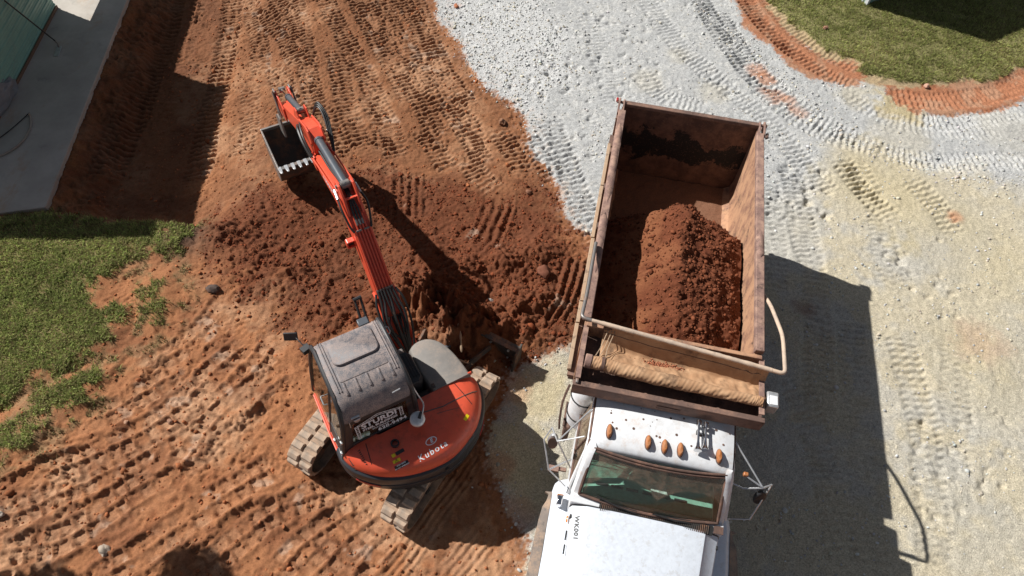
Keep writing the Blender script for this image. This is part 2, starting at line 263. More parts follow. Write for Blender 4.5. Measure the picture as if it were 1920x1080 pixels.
STRIPS = [('wave', 0.62, 0.15, 0.06, [(-9.91, 17.49), (-9.48, 15.34), (-9.25, 13.42), (-9.08, 11.72), (-8.99, 10.36), (-8.92, 9.73)]), ('wave', 0.6, 0.15, 0.06, [(-8.21, 17.53), (-7.78, 15.16), (-7.44, 13.29), (-7.26, 11.98), (-7.04, 10.45), (-7.01, 9.82)]), ('lug', 0.4, 0.22, 0.03, [(-9.02, 16.76), (-8.78, 15.13), (-8.59, 13.85)]), ('wave', 0.5, 0.125, 0.029, [(-6.59, 17.23), (-5.91, 15.39), (-5.32, 13.74), (-4.78, 12.07), (-4.23, 10.42)]), ('wave', 0.5, 0.125, 0.029, [(-5.92, 17.31), (-4.78, 15.07), (-3.79, 13.3), (-3.03, 11.71), (-2.67, 10.57)]), ('wave', 0.5, 0.125, 0.029, [(-4.85, 14.41), (-4.42, 13.23), (-4.0, 12.06), (-3.36, 10.83)]), ('wave', 0.5, 0.125, 0.029, [(-4.38, 17.5), (-3.5, 15.44), (-2.64, 13.82), (-1.85, 12.55), (-1.18, 11.46), (-0.7, 10.6)]), ('wave', 0.5, 0.125, 0.029, [(-3.4, 17.62), (-2.54, 15.1), (-1.82, 13.51), (-1.27, 12.42)]), ('wave', 0.5, 0.125, 0.029, [(-7.25, 16.17), (-6.42, 15.11), (-5.8, 14.1), (-5.5, 13.51)]), ('wave', 0.5, 0.125, 0.029, [(-5.24, 17.4), (-4.15, 15.36), (-3.28, 13.75), (-2.58, 12.47)]), ('wave', 0.5, 0.125, 0.029, [(-1.82, 12.93), (-1.22, 11.89), (-0.91, 11.07)]), ('wave', 0.5, 0.125, 0.029, [(-6.25, 13.64), (-5.53, 12.54), (-5.04, 11.51)]), ('wave', 0.5, 0.125, 0.029, [(-7.22, 17.16), (-6.26, 15.58), (-5.74, 14.53)]), ('wave', 0.5, 0.125, 0.029, [(-5.02, 17.42), (-3.82, 15.18), (-2.9, 13.39), (-2.24, 12.23), (-1.71, 11.32)]), ('wave', 0.5, 0.125, 0.029, [(-5.88, 13.47), (-5.38, 12.19), (-5.06, 11.17)]), ('wave', 0.5, 0.125, 0.029, [(-3.95, 17.55), (-3.03, 15.72), (-2.19, 13.87), (-1.68, 12.75)]), ('wave', 0.5, 0.125, 0.029, [(-4.72, 12.26), (-4.2, 11.25), (-3.87, 10.46)]), ('wave', 0.5, 0.125, 0.029, [(-2.31, 11.78), (-1.85, 10.98), (-1.43, 10.37)]), ('wave', 0.5, 0.125, 0.029, [(-7.85, 17.08), (-6.89, 14.83), (-6.33, 13.23)]), ('wave', 0.5, 0.125, 0.029, [(-6.53, 13.01), (-6.15, 11.4), (-6.06, 10.41)]), ('wave', 0.5, 0.125, 0.029, [(-3.69, 12.73), (-3.2, 11.69), (-2.96, 10.71)]), ('wave', 0.5, 0.125, 0.029, [(-0.62, 11.95), (-0.2, 11.13), (0.13, 10.36)]), ('wave', 0.5, 0.125, 0.029, [(-1.25, 10.87), (-0.84, 10.27), (-0.36, 9.85)]), ('wave', 0.55, 0.135, 0.025299999999999996, [(0.59, 12.32), (0.98, 10.98), (1.44, 9.49), (1.76, 8.67)]), ('wave', 0.55, 0.135, 0.020699999999999996, [(0.05, 11.91), (0.38, 11.09), (0.87, 10.18)]), ('wave', 0.55, 0.135, 0.020699999999999996, [(2.82, 18.21), (3.55, 15.86), (4.49, 14.25), (5.59, 12.82), (6.23, 11.49), (6.73, 10.42)]), ('wave', 0.55, 0.135, 0.029899999999999996, [(4.32, 18.39), (4.95, 16.02), (5.56, 14.36), (6.26, 13.07), (7.13, 12.34), (8.03, 12.0)]), ('wave', 0.55, 0.135, 0.025299999999999996, [(4.92, 16.95), (5.51, 14.98), (6.23, 13.64), (7.18, 12.62), (8.49, 11.87), (9.91, 11.75), (11.69, 12.01)]), ('wave', 0.55, 0.135, 0.0161, [(7.46, 11.6), (7.63, 10.35), (7.54, 9.04), (7.45, 7.85)]), ('wave', 0.55, 0.135, 0.0276, [(5.99, 11.46), (5.95, 9.89), (5.91, 8.49), (5.73, 6.99), (5.52, 5.45)]), ('wave', 0.55, 0.135, 0.0276, [(7.12, 11.74), (7.47, 10.64), (7.95, 9.78)]), ('wave', 0.55, 0.135, 0.0184, [(8.55, 11.22), (9.0, 10.32), (9.19, 9.46)]), ('wave', 0.55, 0.135, 0.023, [(7.26, 7.11), (7.26, 6.0), (7.21, 4.99), (6.98, 3.7), (6.71, 2.64)]), ('wave', 0.55, 0.135, 0.0161, [(8.32, 6.97), (7.91, 5.63), (7.49, 4.26)]), ('wave', 0.55, 0.135, 0.020699999999999996, [(6.5, 7.77), (6.23, 6.14), (5.97, 4.16), (5.7, 2.65)]), ('wave', 0.55, 0.135, 0.0161, [(11.31, 13.03), (9.72, 12.78), (8.55, 13.12), (7.73, 13.99)]), ('wave', 0.55, 0.135, 0.023, [(5.43, 10.92), (5.24, 8.97), (5.03, 7.65)]), ('wave', 0.55, 0.135, 0.0138, [(1.47, 16.55), (1.86, 14.38), (2.08, 12.83)]), ('wave', 0.55, 0.135, 0.0138, [(2.78, 14.27), (3.24, 13.33), (4.35, 12.88)]), ('wave', 0.55, 0.135, 0.029899999999999996, [(12.22, 13.77), (11.03, 13.33), (9.79, 13.02), (8.97, 13.25)]), ('wave', 0.55, 0.135, 0.0184, [(5.06, 6.05), (5.26, 5.04), (5.34, 3.68), (5.29, 2.63)]), ('wave', 0.45, 0.13, 0.035, [(5.66, 18.29), (6.09, 16.61), (6.74, 15.44), (7.45, 14.56), (8.15, 14.13)]), ('wave', 0.4, 0.13, 0.03, [(6.27, 18.36), (6.64, 16.79), (7.27, 15.72), (7.96, 15.08), (8.47, 14.67)]), ('wave', 0.6, 0.14, 0.035, [(8.75, 13.9), (9.77, 13.81), (10.87, 14.02), (12.1, 14.55), (13.51, 15.42)]), ('bar', 0.75, 0.16, 0.045, [(-2.44, 10.37), (-2.34, 9.73), (-2.19, 8.87)]), ('bar', 0.7, 0.17, 0.04, [(-0.36, 9.84), (-0.48, 9.17), (-0.65, 8.53), (-0.78, 8.18)]), ('bar', 0.5, 0.15, 0.04, [(1.27, 8.49), (1.02, 7.32), (0.74, 6.59)]), ('lug', 0.5, 0.21, 0.034, [(-7.33, 1.66), (-6.77, 2.1), (-6.03, 2.61), (-5.22, 3.33), (-4.53, 4.41), (-3.96, 5.35)]), ('lug', 0.5, 0.21, 0.034, [(-7.75, 2.5), (-6.9, 2.96), (-6.12, 3.48), (-5.32, 4.12), (-4.68, 4.94), (-4.12, 5.98)]), ('lug', 0.5, 0.21, 0.034, [(-7.27, 3.23), (-6.47, 3.72), (-5.65, 4.33), (-5.09, 5.11), (-4.59, 5.94)]), ('lug', 0.5, 0.21, 0.034, [(-5.72, 1.84), (-5.0, 2.45), (-4.24, 3.14), (-3.41, 3.85)]), ('lug', 0.5, 0.21, 0.034, [(-4.56, 1.84), (-3.95, 2.4), (-3.23, 3.09), (-2.46, 3.39)]), ('lug', 0.5, 0.21, 0.034, [(-3.26, 1.92), (-2.72, 2.64), (-2.0, 3.17)]), ('lug', 0.5, 0.21, 0.034, [(-2.11, 2.0), (-1.81, 2.54), (-1.47, 2.92)]), ('lug', 0.5, 0.21, 0.03, [(-6.35, 5.17), (-5.82, 5.63), (-5.37, 6.33), (-5.19, 7.05)]), ('lug', 0.5, 0.21, 0.03, [(-7.54, 2.09), (-6.49, 2.39), (-5.73, 3.12), (-5.02, 3.73)]), ('lug', 0.5, 0.21, 0.03, [(-5.07, 3.38), (-4.76, 4.3), (-4.31, 4.92), (-3.62, 5.48)]), ('lug', 0.5, 0.21, 0.03, [(-8.0, 4.06), (-6.94, 4.24), (-6.15, 4.73), (-5.57, 5.43)]), ('lug', 0.5, 0.21, 0.03, [(-2.8, 1.95), (-2.3, 2.59), (-1.74, 3.11)]), ('berm', 0.13, 1, 0.09, [(-5.91, 3.28), (-5.68, 3.38), (-4.92, 3.71), (-4.75, 4.13), (-4.37, 4.55), (-4.19, 4.83)]), ('berm', 0.13, 1, 0.09, [(-4.59, 2.17), (-4.36, 2.45), (-4.04, 2.93), (-3.59, 3.19), (-3.14, 3.47)]), ('berm', 0.13, 1, 0.07, [(-6.45, 4.8), (-6.35, 4.96), (-5.99, 5.52), (-5.85, 5.73)]), ('berm', 0.13, 1, 0.1, [(-7.86, 3.06), (-7.63, 3.29), (-7.31, 3.62), (-6.92, 3.78), (-6.59, 3.91)]), ('berm', 0.13, 1, 0.08, [(-7.46, 2.25), (-7.15, 2.42), (-6.86, 2.62), (-6.47, 2.91), (-6.03, 3.14)]), ('berm', 0.13, 1, 0.07, [(-4.52, 4.09), (-4.35, 4.43), (-3.96, 5.14), (-3.61, 5.44)]), ('berm', 0.13, 1, 0.06, [(-2.96, 2.62), (-2.72, 3.04), (-2.36, 3.32)]), ('berm', 0.13, 1, 0.05, [(-6.17, 1.81), (-5.71, 2.21), (-5.08, 2.68)]), ('groove', 0.5, 0.1, 0.03, [(-1.72, 2.02), (-1.32, 2.5), (-0.86, 3.34), (-0.34, 4.25)]), ('groove', 0.5, 0.1, 0.03, [(-0.71, 2.09), (-0.37, 2.56), (0.0, 3.06)])]
MOUNDS = [(-1.25, 6.78, 0.7, 0.32), (-0.5, 6.15, 0.45, 0.22), (-1.98, 7.07, 0.6, 0.25), (-0.03, 7.99, 0.5, 0.22), (0.48, 8.42, 0.35, 0.16), (0.28, 6.9, 0.5, 0.24), (0.82, 7.3, 0.45, 0.15), (1.13, 6.4, 0.35, 0.1), (-1.73, 8.23, 0.5, 0.12), (-0.86, 7.91, 0.45, 0.15), (-4.03, 7.27, 0.6, 0.14), (-4.92, 7.57, 0.6, 0.12), (-3.27, 6.5, 0.45, 0.16), (-2.55, 6.33, 0.4, 0.2), (-5.58, 8.43, 0.45, 0.16), (-5.91, 8.13, 0.3, 0.12), (-3.33, 8.36, 0.5, 0.1), (-4.64, 8.94, 0.6, 0.08), (0.45, 6.34, 0.3, 0.14), (-0.16, 6.75, 0.35, 0.2), (-1.06, 6.0, 0.3, 0.28), (-0.57, 6.43, 0.34, 0.16), (-0.17, 6.29, 0.28, 0.18), (-0.91, 6.35, 0.35, 0.12), (-1.8, 6.8, 0.42, 0.34), (-1.35, 6.7, 0.45, 0.28), (-0.8, 6.45, 0.45, 0.22)]
ROCKS = [('a', -0.48, 12.05, 0.17), ('b', 0.21, 9.95, 0.11), ('c', -5.77, 2.27, 0.16), ('d', -0.38, 7.08, 0.1), ('e', 1.33, 7.26, 0.07), ('f', 7.75, 16.4, 0.12), ('g', 9.85, 14.33, 0.13), ('h', -1.98, 16.34, 0.12), ('i', 0.58, 7.78, 0.25), ('j', -5.56, 6.96, 0.2), ('k', -7.5, 2.65, 0.13), ('l', -6.15, 4.25, 0.06), ('m', -5.48, 4.34, 0.1)]
TINTS = [(7.79, 10.98, 1.6, 'y', 0.6), (7.95, 13.82, 0.8, 'y', 0.4), (8.8, 12.6, 1.0, 'y', 0.3), (8.72, 10.14, 1.3, 'y', 0.4), (9.62, 9.08, 1.8, 'y', 0.4), (8.58, 6.54, 1.5, 'y', 0.35), (5.97, 13.61, 0.45, 'o', 0.7), (5.93, 14.2, 0.3, 'o', 0.7), (5.72, 14.59, 0.3, 'o', 0.6), (6.52, 13.1, 0.35, 'o', 0.5), (6.33, 13.46, 0.3, 'o', 0.5), (9.27, 10.07, 0.25, 'o', 0.7), (8.73, 7.0, 0.7, 'o', 0.25), (5.61, 7.46, 0.35, 'r', 0.5), (3.75, 14.9, 0.4, 'y', 0.2), (2.89, 13.88, 0.5, 'y', 0.2), (4.55, 13.56, 0.5, 'y', 0.25), (7.64, 4.45, 1.0, 'g', 0.8), (8.88, 9.15, 1.2, 'g', 0.6), (7.76, 8.65, 1.0, 'g', 0.5), (5.67, 9.58, 1.5, 'g', 0.7), (11.51, 12.87, 1.2, 'g', 0.8), (6.78, 4.58, 0.6, 'g', 0.5), (4.77, 6.02, 1.3, 'g', 0.8), (5.98, 7.25, 1.0, 'g', 0.7), (-1.95, 16.39, 0.15, 'o', 0.8), (0.59, 5.29, 0.6, 'y', 0.8), (0.19, 4.11, 0.7, 'y', 0.8), (0.56, 3.6, 0.5, 'y', 0.6), (0.85, 5.83, 0.4, 'y', 0.5), (0.12, 5.35, 0.35, 'o', 0.4), (-0.06, 3.91, 0.4, 'o', 0.5), (0.28, 3.25, 0.4, 'o', 0.4), (7.75, 5.42, 0.7, 'g', 0.5), (7.82, 3.43, 1.5, 'y', 0.2)]
DENTS = [(0.62, 15.7), (2.74, 14.58), (0.66, 14.92), (1.82, 16.15), (2.62, 16.44), (1.54, 14.7), (1.66, 14.45), (2.5, 13.21), (1.23, 14.17), (2.48, 15.68), (0.45, 12.94), (1.27, 15.46), (3.01, 14.6), (1.76, 13.78), (0.5, 13.88), (1.5, 16.4), (2.29, 13.28), (1.01, 14.22), (1.27, 13.84), (2.57, 15.99), (2.81, 14.31), (2.36, 13.67), (1.64, 13.82), (3.08, 16.54), (2.92, 15.33), (1.83, 16.21), (2.48, 15.68), (3.01, 15.81), (2.06, 15.21), (2.23, 16.04), (0.93, 13.78), (2.6, 14.62), (3.18, 16.11), (2.97, 16.24), (3.21, 14.48), (2.13, 13.13), (2.67, 13.81), (0.54, 15.16), (0.62, 15.87), (1.03, 13.4), (0.75, 15.47), (1.82, 13.51), (3.2, 14.16), (1.02, 14.54), (2.54, 16.69), (2.42, 15.37), (2.11, 14.19), (2.36, 14.76), (2.05, 16.02), (1.88, 16.3), (1.81, 14.65), (2.7, 15.3), (0.45, 14.54), (1.01, 13.81), (1.54, 15.23), (1.49, 12.95), (0.14, 13.01), (0.43, 14.19), (0.67, 10.76), (0.69, 11.44), (1.56, 11.14), (1.11, 11.21), (1.27, 13.54), (0.46, 13.07), (-0.02, 12.05), (0.12, 11.87), (0.68, 14.17), (0.37, 12.85), (0.99, 14.28), (-0.25, 12.27), (0.33, 11.71), (0.08, 13.68), (1.55, 13.62), (-0.35, 13.26), (0.1, 13.55), (0.65, 10.7), (-0.37, 12.67), (0.94, 10.92), (1.72, 14.1), (0.65, 10.91), (-0.5, 11.94), (-0.18, 11.26), (1.55, 12.35), (-0.75, 14.2), (0.38, 11.01), (-0.06, 11.66), (0.27, 13.39), (0.99, 13.27), (0.27, 11.31), (0.55, 11.27), (0.52, 13.89), (0.44, 10.92), (0.72, 10.61), (-0.69, 12.96), (1.16, 11.71), (0.68, 11.75), (1.41, 11.74), (0.64, 12.15), (0.9, 13.19), (0.93, 11.97), (4.67, 13.88), (2.19, 13.58), (4.89, 13.78), (4.2, 13.91), (3.25, 13.55), (2.34, 13.34), (4.92, 13.53), (2.55, 13.95), (5.03, 13.98), (2.98, 13.78), (4.28, 14.1), (3.67, 13.64), (4.49, 14.24), (4.75, 13.93), (5.95, 10.38), (5.63, 9.77), (5.64, 10.39), (5.56, 10.25), (6.48, 9.85), (5.51, 10.23), (6.73, 11.14), (5.87, 10.1), (6.41, 10.63), (6.19, 10.21), (5.8, 10.2), (6.1, 10.15), (6.13, 10.82), (5.83, 9.73), (5.73, 11.15), (5.27, 9.8), (6.85, 11.08), (5.83, 11.06), (6.2, 10.55), (6.62, 11.11), (6.6, 10.63), (6.38, 9.99), (6.64, 10.56), (6.19, 10.41), (5.62, 10.46), (6.51, 9.81), (5.34, 10.14), (5.93, 11.19), (5.46, 9.92), (6.7, 10.53), (7.64, 4.66), (8.24, 4.21), (7.27, 5.3), (8.5, 4.76), (7.93, 4.13), (7.92, 4.22), (8.12, 5.32), (7.0, 3.63), (6.88, 4.23), (8.73, 5.36), (7.12, 4.87), (7.58, 4.76), (7.43, 3.76), (6.92, 3.72), (6.8, 3.73), (7.41, 4.19), (7.01, 4.75), (8.07, 4.44), (8.66, 5.53), (7.6, 4.44), (6.83, 3.93), (7.88, 5.26), (7.27, 4.34), (7.22, 5.22), (7.81, 8.91), (8.36, 8.25), (8.59, 8.05), (7.76, 8.76), (7.5, 8.91), (8.06, 7.94), (7.75, 8.72), (8.26, 7.51), (7.53, 9.29), (8.47, 8.46), (7.81, 8.12), (8.75, 9.4), (8.53, 7.53), (7.89, 8.46), (4.82, 13.51), (4.76, 13.55), (5.49, 13.65), (5.45, 13.97), (5.52, 14.03), (4.74, 13.37), (4.19, 17.18), (3.62, 16.15), (3.54, 17.19), (5.58, 16.39), (4.34, 17.09), (5.4, 16.36)]
# ================================================================== GROUND
def vnoise(x, y, seed):
    """smooth lattice noise in -1..1"""
    t = np.random.default_rng(seed).random((256, 256)) * 2 - 1
    xi = np.floor(x).astype(np.int64); yi = np.floor(y).astype(np.int64); fx = x - xi; fy = y - yi
    fx = fx * fx * fx * (fx * (fx * 6 - 15) + 10); fy = fy * fy * fy * (fy * (fy * 6 - 15) + 10)
    a = t[xi & 255, yi & 255]; b = t[(xi + 1) & 255, yi & 255]; c = t[xi & 255, (yi + 1) & 255]; d = t[(xi + 1) & 255, (yi + 1) & 255]
    return (a * (1 - fx) + b * fx) * (1 - fy) + (c * (1 - fx) + d * fx) * fy
def fbm(x, y, f, o, seed, g=.5):
    s = 0; a = 1; n = 0
    for k in range(o):
        s = s + a * vnoise(x * f + 17.3 * k, y * f - 9.1 * k, seed + k); n += a; a *= g; f *= 2.03
    return s / n
def sstep(x, a, b):
    t = np.clip((x - a) / (b - a), 0, 1); return t * t * (3 - 2 * t)
def sdf(x, y, poly):
    """signed distance, positive inside"""
    d2 = np.full(x.shape, 1e9); ins = np.zeros(x.shape, bool); n = len(poly)
    for i in range(n):
        (ax, ay), (bx, by) = poly[i], poly[(i + 1) % n]; ex, ey = bx - ax, by - ay
        t = np.clip(((x - ax) * ex + (y - ay) * ey) / (ex * ex + ey * ey + 1e-12), 0, 1)
        d2 = np.minimum(d2, (x - ax - t * ex) ** 2 + (y - ay - t * ey) ** 2)
        c = (ay > y) != (by > y); ins ^= c & (x < ex * (y - ay) / (ey if abs(ey) > 1e-12 else 1e-12) + ax)
    return np.where(ins, 1, -1) * np.sqrt(d2)
STEP = .0245
ax_f = np.arange(-14.6, 14.9, STEP); ay_f = np.arange(1.1, 18.9, STEP)
def axis(f, lo, hi):
    def grow(a, end, sg):
        out = []; s = .15; p = a
        while abs(end - p) > s: p += sg * s; out.append(p); s *= 1.55
        return out + [end]
    return np.array(grow(f[0], lo, -1)[::-1] + list(f) + grow(f[-1], hi, 1))
AX = axis(ax_f, -300., 300.); AY = axis(ay_f, -250., 420.)
GX, GY = np.meshgrid(AX, AY); NX, NY = len(AX), len(AY)
def zones(x, y, warp=True):
    w1 = fbm(x, y, 1.7, 4, 50) * .16 + fbm(x, y, 9, 3, 60) * .06; w2 = fbm(x, y, 1.9, 4, 70) * .16 + fbm(x, y, 9, 3, 80) * .06
    X, Y = x + w1, y + w2; z = {}
    for k in ('gravel', 'sand', 'loose1', 'orange1', 'orange2', 'grassR', 'grassL', 'grassL2', 'grassL3', 'spoil', 'dug'): z[k] = sdf(X, Y, AREA[k])
    z['pad'] = sdf(x, y, AREA['pad']); z['pit'] = sdf(x + w1 * .5, y + w2 * .25, AREA['pit'])
    return z
def polyline_dist(x, y, pts):
    d2 = np.full(x.shape, 1e9); s = np.zeros(x.shape); lat = np.zeros(x.shape); acc = 0.
    for (ax, ay), (bx, by) in zip(pts, pts[1:]):
        ex, ey = bx - ax, by - ay; L = math.hypot(ex, ey)
        if L < 1e-6: continue
        t = ((x - ax) * ex + (y - ay) * ey) / (L * L); tc = np.clip(t, 0, 1)
        q = (x - ax - tc * ex) ** 2 + (y - ay - tc * ey) ** 2; m = q < d2
        d2[m] = q[m]; s[m] = acc + tc[m] * L; lat[m] = ((x - ax) * -ey + (y - ay) * ex)[m] / L; acc += L
    return np.sqrt(d2), s, lat, acc
def ground_height(x, y, z):
    h = fbm(x, y, .25, 3, 5) * .04 + fbm(x, y, 1.3, 3, 9) * .018
    gv = sstep(z['gravel'], -.1, .1); gL = np.maximum(np.maximum(sstep(z['grassL'], -.25, .15), sstep(z['grassL2'], -.2, .15)), sstep(z['grassL3'], -.2, .2)); gR = sstep(z['grassR'], -.15, .15)
    pit = sstep(z['pit'], -.02, .55); spoil = sstep(z['spoil'] + .5 * fbm(x, y, 1.1, 3, 28), -.45, .5); dirt = (1 - gv) * (1 - gL)
    # the cut beside the pad: floor well below the slab, deepest along the bank and the grass edge
    cut = sdf(x, y, AREA['pit']); near_pad = sstep(-z['pad'], .0, .75)
    dpad = -z['pad'] + fbm(x, y, 2.6, 4, 31) * .22 + fbm(x, y, 9, 3, 33) * .06; inpit = sstep(x, -5.2, -6.6) * sstep(y, 8.43, 8.56) * sstep(x, -12.5, -11.8)
    bankp = np.where(dpad < .42, sstep(dpad, .02, .42) * .42, .42 + sstep(dpad, .42, .95) * .58)
    depth = inpit * bankp * (.12 + .43 * sstep(dpad, 4.4, 1.6))
    h = h - depth + inpit * sstep(dpad, 0, .2) * sstep(dpad, 1.2, .5) * (fbm(x, y, 6, 4, 35) * .09 + fbm(x, y, 18, 3, 36) * .035)
    h = h + gL * .07 + gR * .05 + gv * .015
    # clods and crumbs of freshly dug soil
    cl = np.abs(fbm(x, y, 4.5, 4, 21)) ; cr = fbm(x, y, 16, 3, 25)
    h = h + spoil * (.55 + .45 * sstep(fbm(x, y, .8, 3, 29), -.2, .25)) * (fbm(x, y, 2.2, 3, 20) * .05 + (.18 - cl) * .065 + (.15 - np.abs(fbm(x, y, 10, 3, 23))) * .05 + cr * .035 + fbm(x, y, 30, 2, 27) * .012)
    h = h + dirt * (1 - spoil) * (fbm(x, y, 7, 4, 40) * .018 + cr * .016 + fbm(x, y, 26, 2, 43) * .007 + sstep(fbm(x, y, 2.4, 3, 46), .0, .35) * (.14 - np.abs(fbm(x, y, 11, 3, 47))) * .07 + (.15 - np.abs(fbm(x, y, 5, 4, 42))) * .03)
    for mx, my, r, hh in MOUNDS:
        q = (x - mx) ** 2 + (y - my) ** 2; m = q < (2.4 * r) ** 2
        h[m] += hh * np.exp(-q[m] / (r * r)) * (1 + .35 * vnoise(x[m] * 4, y[m] * 4, 44) + .25 * vnoise(x[m] * 11, y[m] * 11, 45) + .16 * vnoise(x[m] * 26, y[m] * 26, 46))
    # crushed stone: small sharp relief
    h = h + gv * (fbm(x, y, 12, 3, 90) * .012 + fbm(x, y, 2.2, 3, 93) * .012)
    wear = sstep(fbm(x, y, .9, 4, 100), -.28, .25); tone = np.zeros(x.shape); crumb = np.zeros(x.shape); crest = np.zeros(x.shape); press = np.zeros(x.shape)
    for i, (kind, w, pitch, dep, pts) in enumerate(STRIPS):
        P = np.array(pts); m = (x > P[:, 0].min() - .8) & (x < P[:, 0].max() + .8) & (y > P[:, 1].min() - .8) & (y < P[:, 1].max() + .8)
        if not m.any(): continue
        cp = [(v.x, v.y) for v in catmull([(a, b, 0) for a, b in pts], 6)]
        xs, ys = x[m], y[m]; wx = fbm(xs, ys, 1.1, 2, 200 + i) * .06; wy = fbm(xs, ys, 1.3, 2, 230 + i) * .06
        d, s, lat, L = polyline_dist(xs + wx, ys + wy, cp)
        edge = sstep(d, w / 2 + .05, w / 2 - .05) * sstep(s, 0, .35) * sstep(L - s, 0, .35)
        if kind == 'wave':
            ph = s / pitch + .10 * np.sin(lat * 2 * np.pi / .21) + fbm(xs, ys, 2, 2, 260 + i) * .35
            f = np.cos(2 * np.pi * ph); f = np.sign(f) * np.abs(f) ** .8; f = f + .45 * fbm(xs, ys, 14, 2, 280 + i); crest[m] = np.maximum(crest[m], np.clip(f, 0, 1) * edge * .8)
            v = dep * f * (.5 + .5 * wear[m]) - dep * .7
        elif kind == 'bar':
            f = np.cos(2 * np.pi * (lat + fbm(xs, ys, 2, 2, 300) * .02) / pitch); v = dep * f * (.5 + .5 * wear[m])
        elif kind == 'berm':
            rough = fbm(xs, ys, 6, 3, 388) * .7 + fbm(xs, ys, 19, 2, 389) * .45; g = np.exp(-np.abs((lat + rough * .04) / (w * .5)) ** 2.5) * sstep(s, 0, .3) * sstep(L - s, 0, .3); edge = np.ones_like(d)
            v = dep * g * (.65 + rough); crumb[m] = np.maximum(crumb[m], np.clip(g * 1.3, 0, 1)); v = v * (d < .6)
        elif kind == 'groove':
            v = dep * .5 * np.cos(2 * np.pi * lat / pitch)
        else:
            side = np.where(lat > 0, .5, 0.) ; ph = s / pitch + side + lat * .7 + fbm(xs, ys, 2.0, 3, 320 + i) * .45
            f = ph % 1; jit = fbm(xs, ys, 5, 3, 380 + i) * .07 + fbm(xs, ys, 18, 2, 385) * .05; cell = np.floor(ph).astype(np.int64) * 2 + (lat > 0); rb = ((cell * 7919 + i * 131) % 97) / 97.; rb = np.where(rb < .22, .12, .55 + .6 * rb)
            bx = sstep(np.abs(f - .5) + jit, .46, .35); lt = np.abs(lat) + jit * .2; bl = sstep(lt, .015, .045) * sstep(lt, w / 2 + .01, w / 2 - .03); blk = bx * bl; ridge = (1 - bx) * bl
            tilt = (f - .5) * .5; soft = .30 + .70 * sstep(fbm(xs, ys, .8, 3, 375 + i), -.30, .12)
            v = dep * soft * (-.55 * rb * blk * (1 + tilt) + 1.0 * (1 - blk) * (.75 + .5 * rb + 1.1 * fbm(xs, ys, 9, 3, 386))) - dep * .2
            rim = np.exp(-((d - w / 2 - .04) / .05) ** 2) * dep * .9 * sstep(fbm(xs, ys, 1.9, 3, 340 + i), -.05, .3) * (1 + .8 * fbm(xs, ys, 9, 2, 360 + i))
            press[m] += rim * sstep(s, 0, .3) * sstep(L - s, 0, .3); crumb[m] = crumb[m] * (1 - edge) + np.clip(rim / dep, 0, 1) + edge * (1 - blk) * soft * .8; crest[m] = crest[m] * (1 - edge) + edge * blk * soft * np.minimum(rb, 1) * .8
        keep = 1 - gL[m] * .8
        if kind == 'lug': press[m] = press[m] * (1 - edge) + v * edge * keep     # the latest pass wipes out the older ones
        else: h[m] += v * edge * keep
        tone[m] = np.maximum(tone[m], edge * keep * (kind != 'berm'))
    h = h + press + np.clip(crumb, 0, 1) * fbm(x, y, 20, 2, 395) * .014
    for dx, dy in DENTS:
        q = (x - dx) ** 2 + (y - dy) ** 2; m = q < .09
        rr_ = .042 + .03 * ((dx * 7.3 + dy * 3.1) % 1); qa = q[m] * (1 + .9 * vnoise(x[m] * 14, y[m] * 14, 48)); h[m] -= (.03 + .03 * ((dx * 3.7) % 1)) * np.exp(-np.maximum(qa, 0) / rr_ ** 2)
    h = np.where(z['pad'] > .02, np.minimum(h, -.35), h)
    return h, tone, crumb, crest
Z = zones(GX, GY)
H, TONE, CRUMB, CREST = ground_height(GX, GY, Z)
far = np.maximum(np.maximum(-14.6 - GX, GX - 14.9), np.maximum(1.1 - GY, GY - 18.9)); H = H * sstep(far, 1.5, 0.)
def lerp(c, d, f): return c * (1 - f[..., None]) + np.array(d) * f[..., None]
n_a = fbm(GX, GY, .9, 5, 400); n_b = fbm(GX, GY, 5, 4, 410); n_c = fbm(GX, GY, 22, 2, 420)
gv0 = sstep(Z['gravel'], -.05, .06)
C = np.empty(GX.shape + (3,)); C[:] = (.325, .142, .066)                                   # dry red earth
C = lerp(C, (.45, .255, .145), sstep(n_a + .5 * n_b, -.05, .4) * .75)
C = lerp(C, (.225, .082, .036), sstep(n_b, .1, .5) * .6); C = lerp(C, (.19, .078, .040), sstep(fbm(GX, GY, 1.4, 5, 450), .02, .32) * .55)
C = lerp(C, (.205, .090, .044), sstep(Z['dug'], -.3, .4) * (.55 + .35 * sstep(n_a, .3, -.2)))
C = lerp(C, (.118, .039, .019), sstep(Z['spoil'] + n_b * .5 + .5 * n_a, -.6, .7) * .92)
C = lerp(C, (.17, .060, .028), sstep(Z['spoil'], -.1, .4) * sstep(n_b + .4 * n_c, .0, .45) * .75)
C = lerp(C, (.42, .24, .14), TONE * (1 - sstep(Z['spoil'], -.1, .3)) * sstep(n_b + n_a, -.1, .5) * .4)
C = lerp(C, (.155, .060, .029), np.clip(CRUMB, 0, 1) * sstep(n_b, -.45, .25) * .72); C = lerp(C, (.43, .25, .15), CREST * (.40 + .3 * sstep(n_a, -.2, .3)) * (1 - gv0))  # tread crests and lug prints painted lighter to boost relief contrast in shade
pit_m = sstep(Z['pit'], .0, .5); C = lerp(C, (.10, .040, .022), pit_m * .6)  # pit soil colour darkened to deepen the shade lying in it
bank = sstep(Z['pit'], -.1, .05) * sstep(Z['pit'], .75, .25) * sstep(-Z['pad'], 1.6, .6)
C = lerp(C, (.27, .115, .045), bank * sstep(fbm(GX, GY, 2.5, 4, 430), -.1, .3) * .8)
